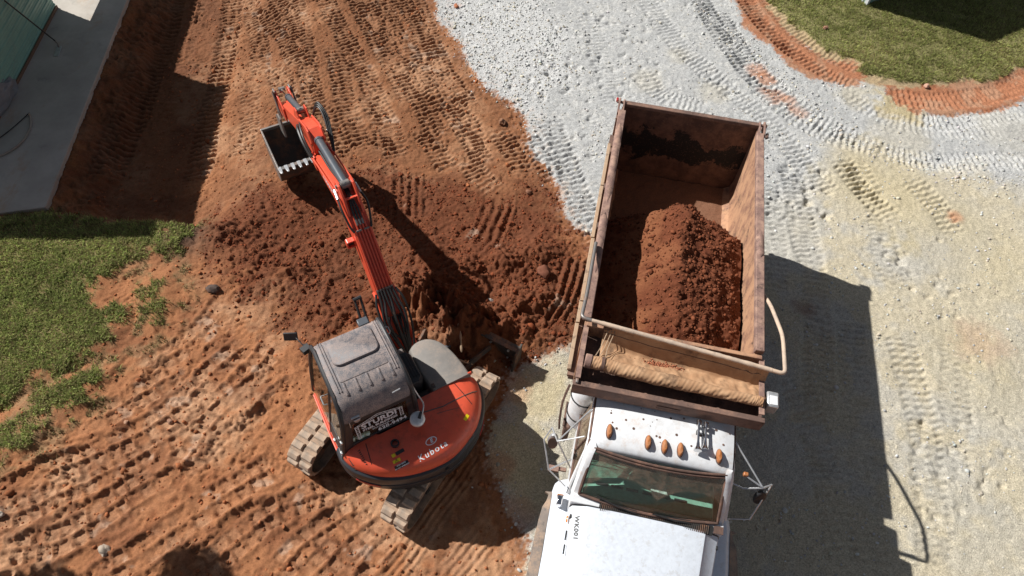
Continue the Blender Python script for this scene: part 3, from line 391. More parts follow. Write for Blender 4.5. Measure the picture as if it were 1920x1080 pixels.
# crushed stone with yellow fines
gv = sstep(Z['gravel'] + .10 * n_c + .05 * n_b, -.05, .06)
G = np.empty(C.shape); G[:] = (.435, .437, .43)
G = lerp(G, (.54, .53, .50), sstep(n_b + n_c, .05, .55) * .6)
sand = sstep(Z['sand'] + .5 * n_a + .15 * n_b, -.35, .45); G = lerp(G, (.52, .455, .325), sand * (.50 + .4 * sstep(n_a + .4 * n_b, -.3, .3)))
loose = np.maximum(sstep(Z['loose1'] + .4 * n_b, -.3, .3), 0)
def tint(G, kind, col):
    for tx, ty, r, k, s in TINTS:
        if k != kind: continue
        q = np.sqrt((GX - tx) ** 2 + (GY - ty) ** 2) / r; G = lerp(G, col, s * sstep(q + .55 * n_a + .35 * n_b, 1.0, .35))
    return G
G = tint(G, 'g', (.45, .435, .395)); G = tint(G, 'y', (.50, .425, .265)); G = tint(G, 'o', (.46, .21, .11)); G = tint(G, 'r', (.25, .12, .07))
G = lerp(G, (.56, .56, .55), loose * .8)
edge_dust = np.exp(-np.abs(Z['gravel']) / .25); G = lerp(G, (.40, .22, .13), edge_dust * sstep(n_b + n_c, .2, .6) * .6)
C = C * (1 - gv[..., None]) + G * gv[..., None]
C = lerp(C, (.36, .35, .34), (1 - gv) * np.exp(np.minimum(Z['gravel'], 0) / .12) * sstep(n_c + .3 * n_b, .25, .5) * .6)
nearg = sstep(Z['grassR'] + .12 * n_b, -.42, -.22); C = lerp(C, (.40, .30, .18), nearg)
C = lerp(C, (.46, .38, .22), sstep(np.hypot(GX - 9.0, GY - 13.55) + .3 * n_b, .75, .35) * .9)
orange = np.maximum(sstep(Z['orange1'] + .10 * n_c + .12 * n_b, -.08, .08), sstep(Z['orange2'] + .10 * n_c + .12 * n_b, -.08, .08)); C = lerp(C, (.375, .165, .090), orange); C = lerp(C, (.31, .115, .056), orange * sstep(n_b, .0, .4) * .7); C = lerp(C, (.42, .26, .17), orange * sstep(n_a + n_b, .1, .5) * .6)
gL = np.maximum(np.maximum(sstep(Z['grassL'] + .40 * n_b + .25 * n_c + .2 * n_a, -.22, .30), .85 * sstep(Z['grassL2'] + .40 * n_b + .25 * n_c, -.12, .3)), .5 * sstep(Z['grassL3'] + .45 * n_b + .2 * n_c, -.05, .3)); gR = sstep(Z['grassR'] + .1 * n_b, -.05, .08)
dry = sstep(np.maximum(Z['grassL'], np.maximum(Z['grassL2'], Z['grassL3'])), -.75, -.02) * (1 - gL) * sstep(n_b + n_a, -.35, .25); C = lerp(C, (.20, .13, .065), dry * .75)
C = lerp(C, (.17, .15, .07), gL * .9); C = lerp(C, (.20, .19, .08), gR * .9)
clod = np.exp(-((GX + 6.45) ** 2 + (GY - 8.1) ** 2) / .25); C = lerp(C, (.065, .045, .035), clod * .85)   # dark topsoil turned up at the grass corner
whites = sstep(fbm(GX, GY, 3.2, 4, 440), .42, .55) * (1 - gv) * (1 - gL) * (1 - gR) * (1 - pit_m) * TONE; C = lerp(C, (.50, .38, .29), whites * .35)
C *= (1 + .10 * n_c)[..., None]
me = bpy.data.meshes.new('ground')
nv = NX * NY; co = np.stack([GX, GY, H], -1).reshape(-1).astype(np.float32)
ii, jj = np.meshgrid(np.arange(NX - 1), np.arange(NY - 1)); b0 = (jj * NX + ii).reshape(-1)
idx = np.stack([b0, b0 + 1, b0 + 1 + NX, b0 + NX], -1).astype(np.int32)
me.vertices.add(nv); me.vertices.foreach_set('co', co)
me.loops.add(idx.size); me.loops.foreach_set('vertex_index', idx.reshape(-1))
me.polygons.add(len(idx)); me.polygons.foreach_set('loop_start', np.arange(0, idx.size, 4, dtype=np.int32)); me.polygons.foreach_set('loop_total', np.full(len(idx), 4, np.int32))
me.update(calc_edges=True); me.shade_smooth()
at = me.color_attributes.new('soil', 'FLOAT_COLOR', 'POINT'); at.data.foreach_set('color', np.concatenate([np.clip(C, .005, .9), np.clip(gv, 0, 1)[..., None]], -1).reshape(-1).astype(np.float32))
t = NT('soil_and_gravel'); a = t.n('ShaderNodeVertexColor'); a.layer_name = 'soil'
fine = t.noise(38, 6, .7); grit = t.vor(62, 'F1', 'Color'); sep = t.n('ShaderNodeSeparateColor'); t.l(grit, sep.inputs[0])
val = t.math('ADD', t.ramp(fine, .25, .75, .74, 1.24), t.math('MULTIPLY', t.math('MULTIPLY', t.math('SUBTRACT', sep.outputs[0], .5), a.outputs['Alpha']), .40))
t.color(t.hsv(a.outputs[0], val)); t.set(rough=.95, spec=.15)
hgt = t.math('ADD', t.math('MULTIPLY', t.noise(55, 6, .75), 1.0), t.math('MULTIPLY', t.math('MULTIPLY', t.vor(62), a.outputs['Alpha']), .9))
t.bump(hgt, .7, .02)
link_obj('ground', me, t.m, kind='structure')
def hgt_at(x, y):
    i = np.clip(np.searchsorted(AX, x) - 1, 0, NX - 2); j = np.clip(np.searchsorted(AY, y) - 1, 0, NY - 2)
    fx = (x - AX[i]) / (AX[i + 1] - AX[i]); fy = (y - AY[j]) / (AY[j + 1] - AY[j])
    return (H[j, i] * (1 - fx) + H[j, i + 1] * fx) * (1 - fy) + (H[j + 1, i] * (1 - fx) + H[j + 1, i + 1] * fx) * fy
def grid_lookup(A, x, y): return A[np.clip(np.rint((np.searchsorted(AY, y))).astype(int), 0, NY - 1), np.clip(np.searchsorted(AX, x), 0, NX - 1)]
def soup(name, V, F, mat, colors=None, smooth=False, **k):
    me = bpy.data.meshes.new(name); V = np.asarray(V, np.float32); F = np.asarray(F, np.int32); n = F.shape[1]
    me.vertices.add(len(V)); me.vertices.foreach_set('co', V.reshape(-1)); me.loops.add(F.size); me.loops.foreach_set('vertex_index', F.reshape(-1))
    me.polygons.add(len(F)); me.polygons.foreach_set('loop_start', np.arange(0, F.size, n, dtype=np.int32)); me.polygons.foreach_set('loop_total', np.full(len(F), n, np.int32))
    me.update(calc_edges=True)
    if smooth: me.shade_smooth()
    if colors is not None:
        c = me.color_attributes.new('tone', 'FLOAT_COLOR', 'POINT'); c.data.foreach_set('color', np.concatenate([colors, np.ones((len(colors), 1))], 1).reshape(-1).astype(np.float32))
    return link_obj(name, me, mat, **k)
def tone_mat(name, rough=.95, vary=.25, scale=60, through=0.):
    t = NT(name); a = t.n('ShaderNodeVertexColor'); a.layer_name = 'tone'; c = t.hsv(a.outputs[0], t.ramp(t.noise(scale, 4, .6), .25, .75, 1 - vary, 1 + vary)); t.color(c); t.set(rough=rough, spec=.15)
    if through:   # leaves let part of the light through
        tl = t.n('ShaderNodeBsdfTranslucent'); t.l(c, tl.inputs[0]); mx = t.n('ShaderNodeMixShader'); mx.inputs[0].default_value = through; t.l(t.b.outputs[0], mx.inputs[1]); t.l(tl.outputs[0], mx.inputs[2]); t.l(mx.outputs[0], t.out.inputs[0])
    return t.m
ICO = bmesh.new(); bmesh.ops.create_icosphere(ICO, subdivisions=1, radius=1); ICO_V = np.array([v.co[:] for v in ICO.verts]); ICO_F = np.array([[v.index for v in f.verts] for f in ICO.faces]); ICO.free()
def stones(x, y, r, flat=.6, lift=.25, zz=None):
    """irregular little stones, each one 12 corners and 20 faces"""
    n = len(x); a = rng.random(n) * 6.283; sc = np.stack([r * rng.uniform(.8, 1.35, n), r * rng.uniform(.7, 1.1, n), r * flat * rng.uniform(.7, 1.2, n)], -1)
    v = ICO_V[None] * rng.uniform(.68, 1.25, (n, len(ICO_V), 1)) * sc[:, None]
    ca, sa = np.cos(a)[:, None], np.sin(a)[:, None]; vx = v[..., 0] * ca - v[..., 1] * sa; vy = v[..., 0] * sa + v[..., 1] * ca
    tl = rng.normal(0, .35, (n, 1)); vz = v[..., 2] + vx * tl
    z0 = (hgt_at(x, y) if zz is None else zz) + r * lift
    V = np.stack([vx + x[:, None], vy + y[:, None], vz + z0[:, None]], -1).reshape(-1, 3)
    F = (ICO_F[None] + (np.arange(n) * len(ICO_V))[:, None, None]).reshape(-1, 3)
    return V, F
def in_view(x, y, m=.6): # rough footprint of the picture on the ground
    f = (y - 2.2) / 14.3; return (x > -7.2 - 6.4 * f - m) & (x < 8.2 + 5.8 * f + m) & (y > 1.9 - m) & (y < 18.6 + m)
# ---- loose crushed stone
N = 150000; px = rng.uniform(-8, 15, N); py = rng.uniform(1.5, 19, N)
zg = grid_lookup(Z['gravel'], px, py); zl = grid_lookup(Z['loose1'], px, py); na = grid_lookup(n_a, px, py); nb = grid_lookup(n_b, px, py); orr = grid_lookup(orange, px, py); gr_ = grid_lookup(gR, px, py); sd = grid_lookup(sand, px, py)
ridge, _, _, _ = polyline_dist(px, py, [(4.55, 16.9), (6.3, 14.2), (7.35, 12.6), (8.2, 11.9), (10.2, 11.2), (13.6, 11.9)])
dens = .07 + .85 * sstep(zl + .4 * nb, -.4, .3) + .75 * np.exp(-(ridge / .28) ** 2) + .22 * sstep(na + nb, 0, .6) - .06 * sd + .15 * np.exp(-(zg / .3) ** 2)
keep = in_view(px, py) & (zg > -.03 + .18 * np.minimum(0, rng.normal(0, 1, N))) & (rng.random(N) < np.clip(dens, 0.012, 1) * .62) & (orr < .4) & (gr_ < .3) & (grid_lookup(nearg, px, py) < .4)
px, py = px[keep], py[keep]; r = rng.lognormal(math.log(.017), .35, len(px)).clip(.009, .045); V, F = stones(px, py, r)
base = np.array([.50, .50, .49]) * rng.uniform(.6, 1.25, (len(px), 1)); base = base * (1 + rng.normal(0, .02, (len(px), 3))); warm = rng.random(len(px)) < .25; base[warm] *= (1.05, .95, .78)
soup('crushed_stone', V, F, tone_mat('crushed_stone', .85, .15), np.repeat(base, len(ICO_V), 0), kind='stuff')
print('stones', len(px))
# ---- crumbs and clods of red earth
N = 105000; px = rng.uniform(-9, 2.5, N); py = rng.uniform(1.8, 17, N)
zs = grid_lookup(Z['spoil'], px, py); zg = grid_lookup(Z['gravel'], px, py); zp = grid_lookup(Z['pad'], px, py); nb = grid_lookup(n_b, px, py); gl = grid_lookup(gL, px, py)
dens = .10 + .85 * sstep(zs, -.5, .2) * sstep(nb, -.4, .3) + .16 * sstep(nb, .0, .5)
keep = in_view(px, py) & (zg < -.02) & (zp < -.1) & (gl < .3) & (rng.random(N) < dens * .55); px, py = px[keep], py[keep]; zs = zs[keep]
r = rng.lognormal(math.log(.0150), .48, len(px)).clip(.008, .075); V, F = stones(px, py, r, .75, .1)
base = np.where((zs > 0)[:, None], (.16, .046, .020), (.29, .105, .045)) * rng.uniform(.6, 1.35, (len(px), 1))
soup('earth_clods', V, F, tone_mat('earth_clods', .95, .3), np.repeat(base, len(ICO_V), 0), kind='stuff')
print('clods', len(px))
# ---- grass
def blades(x, y, h0, cols, name, lean=1.0):
    n = len(x); a = rng.random(n) * 6.283; h = h0 * rng.uniform(.5, 1.4, n); w = rng.uniform(.004, .009, n); L = rng.uniform(.25, 1.0, n) * lean * h * 1.5
    d = np.stack([np.cos(a), np.sin(a)], -1); p = np.stack([-d[:, 1], d[:, 0]], -1) * w[:, None]; z0 = hgt_at(x, y) - .005; b = np.stack([x, y], -1)
    V = np.empty((n, 5, 3)); V[:, 0, :2] = b - p; V[:, 1, :2] = b + p; V[:, 2, :2] = b + p * .8 + d * L[:, None] * .35; V[:, 3, :2] = b - p * .8 + d * L[:, None] * .35; V[:, 4, :2] = b + d * L[:, None]
    V[:, 0, 2] = V[:, 1, 2] = z0; V[:, 2, 2] = V[:, 3, 2] = z0 + h * .65; V[:, 4, 2] = z0 + h
    k = (np.arange(n) * 5)[:, None]; F = np.concatenate([np.array([[0, 1, 2]]) + k, np.array([[0, 2, 3]]) + k, np.array([[3, 2, 4]]) + k])
    t = tone_mat(name, .6, .15, 8, .55); soup(name, V.reshape(-1, 3), F, t, np.repeat(cols, 5, 0), kind='stuff')
def grass(name, x0, x1, y0, y1, N, mask, thr, h0, greens, straw):
    px = rng.uniform(x0, x1, N); py = rng.uniform(y0, y1, N); g = grid_lookup(mask, px, py); n1 = grid_lookup(n_b, px, py); n2 = grid_lookup(n_a, px, py)
    k = in_view(px, py, .9) & (rng.random(N) < sstep(g, thr, .95) * (.45 + .55 * sstep(n1, -.3, .2))) & (grid_lookup(Z['pad'], px, py) < -.05); px, py, n1, n2 = px[k], py[k], n1[k], n2[k]
    c = np.array(greens[0]) * (1 - rng.random((len(px), 1))) + np.array(greens[1]) * rng.random((len(px), 1)); s = rng.random(len(px)) < (straw + .25 * sstep(n1 + n2, .0, .5)); c[s] = np.array((.34, .28, .14)) * rng.uniform(.6, 1.2, (s.sum(), 1))
    c *= (1 + .35 * n2)[:, None]; blades(px, py, h0 * np.ones(len(px)) * (1 + .5 * n1), c, name); print(name, len(px))
grass('grass_left', -12, -4.5, 3, 9.2, 260000, gL, .12, .050, [(.20, .265, .06), (.44, .48, .18)], .18)
tuft = np.clip(dry * sstep(n_b + .5 * n_a, -.15, .35), 0, 1)
grass('dry_grass', -10, -4, 3, 9, 60000, tuft, .15, .04, [(.16, .15, .06), (.27, .22, .12)], .4)
grass('grass_right', 4.5, 15, 11.5, 19.1, 300000, gR, .2, .042, [(.23, .265, .07), (.45, .465, .18)], .2)
# ================================================================== EXCAVATOR
EX_ROT = math.radians(32.0)
EX = thing('excavator', 'orange-red tracked excavator with black dusty cab, boom reaching out over the dug red earth', 'excavator', (-1.70, 4.52, 0), EX_ROT)
def ex_world(r, f, z=0.):
    c, s = math.cos(EX_ROT), math.sin(EX_ROT); return Vector((-1.70 + r * c - f * s, 4.52 + r * s + f * c, z))
# ---- undercarriage: frame along u (blade end positive), v to its left
UA = math.radians(57.7); uD = Vector((math.sin(UA), math.cos(UA), 0)); vD = Vector((-math.cos(UA), math.sin(UA), 0))
def UV(u, v, z): return uD * u + vD * v + Vector((0, 0, z))
TR, TL = .30, 1.12                                   # wheel radius over the belt, half the wheel spacing
def belt_pt(s, off=0.0):
    """point and outward normal on the belt run, s measured from the rear top"""
    R = TR; P = 2 * (2 * TL) + 2 * math.pi * R; s %= P
    if s < 2 * TL: return (-TL + s, R * 2 + off + .03, 0, 1, 0)
    s -= 2 * TL
    if s < math.pi * R: a = math.pi / 2 - s / R; return (TL + (R + off) * math.cos(a), R + .03 + (R + off) * math.sin(a), math.cos(a), math.sin(a), 0)
    s -= math.pi * R
    if s < 2 * TL: return (TL - s, .03 - off, 0, -1, 0)
    s -= 2 * TL; a = -math.pi / 2 - s / R; return (-TL + (R + off) * math.cos(a), R + .03 + (R + off) * math.sin(a), math.cos(a), math.sin(a), 0)
PER = 4 * TL + 2 * math.pi * TR; NL = 36
lug_me = None
for side in (-1, 1):
    vc = side * .875; mb = MB(); rings = []
    for k in range(72):
        u, z, nu, nz, _ = belt_pt(PER * k / 72); ui, zi = u - nu * .035, z - nz * .035
        rings.append([UV(u, vc - .225, z), UV(u, vc + .225, z), UV(ui, vc + .225, zi), UV(ui, vc - .225, zi)])
    rings.append(rings[0]); mb.loft(rings, False, False); tr = mb.build('track', MAT['rubber'], EX)
    for row in (-1, 1):
        for k in range(NL):
            u, z, nu, nz, _ = belt_pt(PER * (k + (.5 if row > 0 else 0)) / NL)
            if lug_me is None:
                m = MB(); m.loft([[(-.062, -.098, -.01), (.066, -.098, -.01), (.066, .098, -.01), (-.062, .098, -.01)], [(-.052, -.098, .022), (.056, -.095, .026), (.050, .092, .026), (-.052, .098, .018)], [(-.040, -.085, .034), (.040, -.085, .038), (.036, .080, .036), (-.040, .085, .030)]])
                l0 = m.build('lug', MAT['lug'], tr, smooth=30, bevel=0.0); lug_me = l0.data; lo = l0
            else: lo = link_obj('lug', lug_me, None, tr)
            t = uD * nz - Vector((0, 0, 1)) * nu; nrm = uD * nu + Vector((0, 0, 1)) * nz; w = nrm.cross(t)
            M4 = Matrix((t, w, nrm)).transposed().to_4x4(); M4.translation = UV(u, vc + row * .118, z); lo.matrix_local = M4
    f = MB(); f.prism([(-1.05, .16), (1.0, .16), (1.05, .36), (.85, .46), (-.85, .46), (-1.05, .38)], vc - .12, vc + .12, lambda a, b, c: UV(a, c, b)); f.build('track_frame', MAT['darksteel'], EX, bevel=.02)
    for u0, nm, rr in ((-TL, 'sprocket', .235), (TL, 'idler', .24)):
        w = MB(); w.cyl(UV(u0, vc - .07, TR + .03), UV(u0, vc + .07, TR + .03), rr, 24); w.cyl(UV(u0, vc - .16, TR + .03), UV(u0, vc + .16, TR + .03), .12, 16); w.build(nm, MAT['darksteel'], EX, bevel=.01)
    for k in range(5):
        w = MB(); u0 = -.7 + k * .35; w.cyl(UV(u0, vc - .15, .13), UV(u0, vc + .15, .13), .065, 14); w.build('track_roller', MAT['darksteel'], EX)
w = MB(); w.prism([(-.75, -.7), (.75, -.7), (.75, .7), (-.75, .7)], .32, .62, lambda a, b, c: UV(a, b, c)); w.cyl((0, 0, .6), (0, 0, .74), .48, 28); w.build('undercarriage', MAT['darksteel'], EX, bevel=.02)
# ---- dozer blade
prof = [(2.02, .10), (1.985, .22), (1.99, .36), (2.04, .50), (2.09, .515), (2.05, .36), (2.045, .22), (2.075, .085)]
w = MB(); w.prism(prof, -1.12, 1.12, lambda a, b, c: UV(a, c, b)); bl = w.build('dozer_blade', MAT['mudsteel'], EX, smooth=25, bevel=.006)
for s in (-1, 1):
    w = MB(); w.prism([(1.80, .06), (2.11, .06), (2.14, .54), (1.92, .48)], s * 1.12 - .018, s * 1.12 + .018, lambda a, b, c: UV(a, c, b)); w.build('end_plate', MAT['mudsteel'], bl, bevel=.006)
    w = MB(); w.tube([UV(.95, s * .45, .36), UV(1.5, s * .5, .34), UV(2.0, s * .62, .28)], .055, 4); w.build('blade_arm', MAT['mudsteel'], EX, smooth=0, bevel=.01)
w = MB(); w.box(UV(2.0, 0, .487), (2.2, .075, .022), rz=-UA + math.pi / 2 - math.pi / 2); w.build('top_edge', MAT['mudsteel'], bl)
for v in (-.95, -.6, .6, .95):
    w = MB(); w.cyl(UV(1.985, v, .40), UV(1.955, v, .42), .022, 6); w.build('bolt', MAT['silver'], bl)
w = MB(); w.cyl(UV(.9, 0, .42), UV(1.55, 0, .40), .05, 14); w.cyl(UV(1.5, 0, .4), UV(1.99, 0, .35), .025, 10); w.build('blade_cylinder', MAT['cyl'], EX)
# ---- house: platform, counterweight, engine cover
arc = [(-1.05, -.40), (-1.05, -.62), (-.95, -.84), (-.74, -1.06), (-.50, -1.21), (-.22, -1.31), (.10, -1.36), (.38, -1.345), (.66, -1.235), (.92, -1.07), (1.12, -.83), (1.23, -.58), (1.255, -.38)]
arc = [(p.x, p.y) for p in catmull([(a, b, 0) for a, b in arc], 4)]
front = [(1.22, .1), (1.0, .55), (.35, .95), (-.2, .9), (-1.02, .62), (-1.05, .1)]
def scaled(pts, k, z, c=(.1, -.2)): return [(c[0] + (x - c[0]) * k, c[1] + (y - c[1]) * k, z) for x, y in pts]
w = MB(); w.loft([scaled(arc + front, .93, .74), scaled(arc + front, .97, .80), scaled(arc + front, .97, .98)]); w.build('platform', MAT['darksteel'], EX, bevel=.012)
def wall_ring(prof, inner):
    """sweeps a section (scale, z) round the tail outline"""
    mb = MB(); n = len(arc); sec = prof + inner; rings = [[(.1 + (x - .1) * k, -.2 + (y + .2) * k, z) for k, z in sec] for x, y in arc]; mb.loft(rings); return mb
cw = wall_ring([(.955, .68), (.995, .76), (1.012, .90), (1.012, .955), (.985, .965), (.985, 1.0), (1.015, 1.01), (1.022, 1.10), (1.008, 1.185), (.972, 1.215)], [(.78, 1.215), (.72, .70)])
cwo = cw.build('counterweight', MAT['cwt'], EX, smooth=28, bevel=.006)
ov = wall_ring([(.968, 1.205), (.972, 1.26), (.962, 1.335), (.925, 1.43), (.86, 1.50), (.77, 1.54)], [(.55, 1.56), (.50, 1.18)])
# the cover: tail-shaped rings capped by a nearly flat lid that ends behind the cab
fr_edge = [(1.255, -.36), (.80, -.375), (.22, -.385), (.15, -.40), (.13, -.62), (-.40, -.63), (-.98, -.625)]
out = arc[4:-1] + fr_edge
cc = (.10, -.55)
def ring_at(k, z, kf=1.0):
    r = []
    for i, (x, y) in enumerate(out):
        if i < len(arc) - 5: r.append((cc[0] + (x - cc[0]) * k, cc[1] + (y - cc[1]) * k, z))
        else: r.append((max(cc[0] + (-1.03 - cc[0]) * k, min(cc[0] + (1.245 - cc[0]) * k, x)), y, z))
    return r
w = MB(); w.loft([ring_at(.955, 1.19), ring_at(.975, 1.23), ring_at(.968, 1.30), ring_at(.935, 1.38), ring_at(.86, 1.455), ring_at(.72, 1.505), ring_at(.50, 1.53)])
cover = w.build('engine_cover', MAT['red'], EX, smooth=50)
# seams, louvres, exhaust
dg = bpy.context.evaluated_depsgraph_get(); CT = BVHTree.FromObject(cover, dg)
def on_cover(r, f, lift=0.):
    h = CT.ray_cast(Vector((r, f, 3)), Vector((0, 0, -1))); return (h[0] + Vector((0, 0, lift))) if h[0] is not None else Vector((r, f, 1.2))
def seam(pts, nm='panel_gap', rad=.006, mat='ink', par=None, lift=0.):
    path = []
    for (a, b), (c, d) in zip(pts, pts[1:]):
        for k in range(8): path.append(on_cover(a + (c - a) * k / 8, b + (d - b) * k / 8, lift))
    path.append(on_cover(*pts[-1], lift)); w = MB(); w.tube(path, rad, 5); return w.build(nm, MAT[mat], par or cover)
seam([(-.66, -.66), (-.70, -.95)]); seam([(.86, -.40), (.95, -.80)]); seam([(.17, -.60), (.55, -.66), (1.12, -.62)], rad=.009, mat='darksteel')
seam([(.42, -.72), (.75, -.78)], 'scratch', .004, 'darksteel')
for k in range(8):
    t = k / 7; p0 = on_cover(-.955 + .02 * t, -.70 - .018 * k, .003); p1 = on_cover(-.77 + .015 * t, -.70 - .03 * k, .003); m = MB(); m.tube([p0, p1], .0085, 6); m.build('louvre', MAT['ink'], cover)
e = on_cover(-.30, -.86); w = MB()
rings = [[e + Vector((math.cos(a) * r, math.sin(a) * r - t_, z)) for a in [i * 2 * math.pi / 20 for i in range(20)]] for r, z, t_ in ((.062, -.05, 0), (.062, .045, .005), (.058, .06, .012), (.042, .06, .012), (.040, -.04, 0))]
w.loft(rings, False, True); w.build('exhaust_outlet', MAT['black'], cover)
# prints on the cover
up = Vector((.18, .90, .40)); X = Vector((.975, -.02, 0)) ; X = Vector((math.cos(math.radians(6)), math.sin(math.radians(6)), 0))
place_print('lettering', text_mesh('Kubota', .125, .0015, .10, spacing=1.28), MAT['print'], cover, on_cover(.13, -1.20) + Vector((0, 0, .02)), X, Vector((-.1, .85, .5)), onto=cover)
el = bpy.data.meshes.new('emblem'); vs = []; fs = []
for k in range(28): a = k * 2 * math.pi / 28; vs += [(.088 * math.cos(a), .052 * math.sin(a), 0), (.074 * math.cos(a), .040 * math.sin(a), 0)]
fs = [(2 * k, (2 * k + 2) % 56, (2 * k + 3) % 56, 2 * k + 1) for k in range(28)]; el.from_pydata(vs, [], fs)
place_print('emblem', el, MAT['print'], cover, on_cover(.17, -1.06) + Vector((0, 0, .01)), X, Vector((-.1, .9, .4)), onto=cover)
place_print('emblem_mark', text_mesh('E', .075, .004, .3), MAT['print'], cover, on_cover(.17, -1.06) + Vector((0, 0, .01)), X, Vector((-.1, .9, .4)), onto=cover)
def sticker(nm, w_, h_, r, f, mat, ang=8, lift=.004):
    A = math.radians(ang); return place_print(nm, quad_mesh(w_, h_), MAT[mat], cover, on_cover(r, f) + Vector((0, 0, .01)), Vector((math.cos(A), math.sin(A), 0)), Vector((-.1, .9, .4)), onto=cover, lift=lift)
sticker('warning_sticker', .11, .045, -.375, -1.085, 'yellow', 3); sticker('label_sticker', .125, .05, -.285, -1.00, 'ink', 4); sticker('label_sticker', .05, .045, -.385, -1.005, 'yellow', 4); sticker('warning_sticker', .10, .05, .78, -.955, 'yellow', 32)
sticker('notice_sticker', .20, .06, -.335, -1.165, 'ink', 3)
AX_ = math.radians(3)
place_print('lettering', text_mesh('STAY BACK', .026, .001), MAT['print'], cover, on_cover(-.335, -1.150) + Vector((0, 0, .01)), Vector((math.cos(AX_), math.sin(AX_), 0)), Vector((-.1, .9, .4)), onto=cover, lift=.008)
place_print('lettering', text_mesh('DO NOT APPROACH', .022, .001), MAT['print'], cover, on_cover(-.335, -1.178) + Vector((0, 0, .01)), Vector((math.cos(AX_), math.sin(AX_), 0)), Vector((-.1, .9, .4)), onto=cover, lift=.008)
place_print('warning_symbol', text_mesh('⚠', .05, .001), MAT['ink'], cover, on_cover(-.375, -1.085) + Vector((0, 0, .01)), Vector((1, 0, 0)), Vector((-.1, .9, .4)), onto=cover, lift=.008)
# red reflectors let into the counterweight
for a0, a1 in ((8, 13), (len(arc) - 13, len(arc) - 9)):
    pts = [(.1 + (x - .1) * 1.02, -.2 + (y + .2) * 1.02) for x, y in arc[a0:a1 + 1]]; m = MB()
    m.loft([[(x, y, .885), (x, y, .945), (x * .985, y * .985, .945), (x * .985, y * .985, .885)] for x, y in pts]); m.build('reflector', MAT['refl'], cwo)
m = MB(); p = arc[30]; m.cyl((.24, -1.30, 1.10), (.25, -1.405, 1.10), .035, 14); m.build('tow_eye', MAT['ink'], cwo)
# grey side cover at the right front
gp = [(.50, .42), (.62, .50), (.80, .49), (.96, .36), (1.06, .12), (1.11, -.14), (1.13, -.365), (.84, -.37), (.53, -.375), (.485, 0)]
gs = [(p.x, p.y) for p in catmull([(a, b, 0) for a, b in gp[:7]], 3)] + gp[7:]
def gring(k, z): return [(.80 + (x - .80) * k, .03 + (y - .03) * (k if y > -.3 else 1), z) for x, y in gs]
w = MB(); w.loft([gring(1.10, .92), gring(1.10, 1.28), gring(1.045, 1.47), gring(.985, 1.53), gring(.9, 1.545)]); w.build('side_cover', MAT['greycover'], EX, smooth=45)
m = MB(); m.box((1.02, -.345, 1.50), (.30, .03, .08)); m.build('red_trim', MAT['red'], EX, bevel=.01)
m = MB(); m.box((.56, -.30, 1.54), (.05, .08, .03)); m.build('cover_latch', MAT['black'], EX, bevel=.006)
# black finned box between cab and cover
def VB(z0, z1): return [(.19, -.22), (.40, -.22), (.47, -.14), (.47, .30), (.40, .38), (.19, .38)]
w = MB(); w.loft([[(x, y, 1.0) for x, y in VB(0, 0)], [(x, y, 1.60) for x, y in VB(0, 0)], [(.33 + (x - .33) * .86, .08 + (y - .08) * .9, 1.68) for x, y in VB(0, 0)]]); vb = w.build('vent_box', MAT['black'], EX, bevel=.01)
for k in range(6):
    m = MB(); m.box((.235 + k * .039, .10, 1.688), (.016, .40, .022)); m.build('fin', MAT['black'], vb)
m = MB(); m.box((.36, .47, 1.5), (.10, .10, .06)); m.build('filler_cap', MAT['steel'], EX, bevel=.02)
w = MB(); w.box((.34, -.32, 1.22), (.38, .2, .3)); w.build('engine_well', MAT['darksteel'], EX, bevel=.01)
# ---- cab: r from -.80 (roof) / -1.02 (sill) to .16
def cabL(z): return -1.02 + max(0, (z - 1.15)) / 1.33 * .215
RZ = 2.47
cab_out = []
CABR = .17
side_prof = [(-.60, 1.05), (-.60, 1.62), (-.575, 1.95), (-.545, 2.12), (-.44, 2.33), (-.27, 2.435), (.0, 2.465), (.52, 2.45), (.63, 2.38), (.69, 2.15), (.72, 1.6), (.70, 1.05)]
def post(nm, path, rad, par, mat='black'): m = MB(); m.tube(path, rad, 8); return m.build(nm, MAT[mat], par)
def LS(f, z, o=0.): return Vector((cabL(z) + o, f, z))
def RS(f, z, o=0.): return Vector((CABR - o, f, z))
# shell = floor, lower walls and roof shell
m = MB(); m.prism([(-1.0, -.58), (CABR, -.58), (CABR, .70), (-1.0, .70)], .95, 1.10, lambda a, b, c: (a, b, c)); m.box((CABR - .015, .05, 1.62), (.03, 1.25, 1.05)); cab = m.build('cab', MAT['black'], EX, bevel=.01)
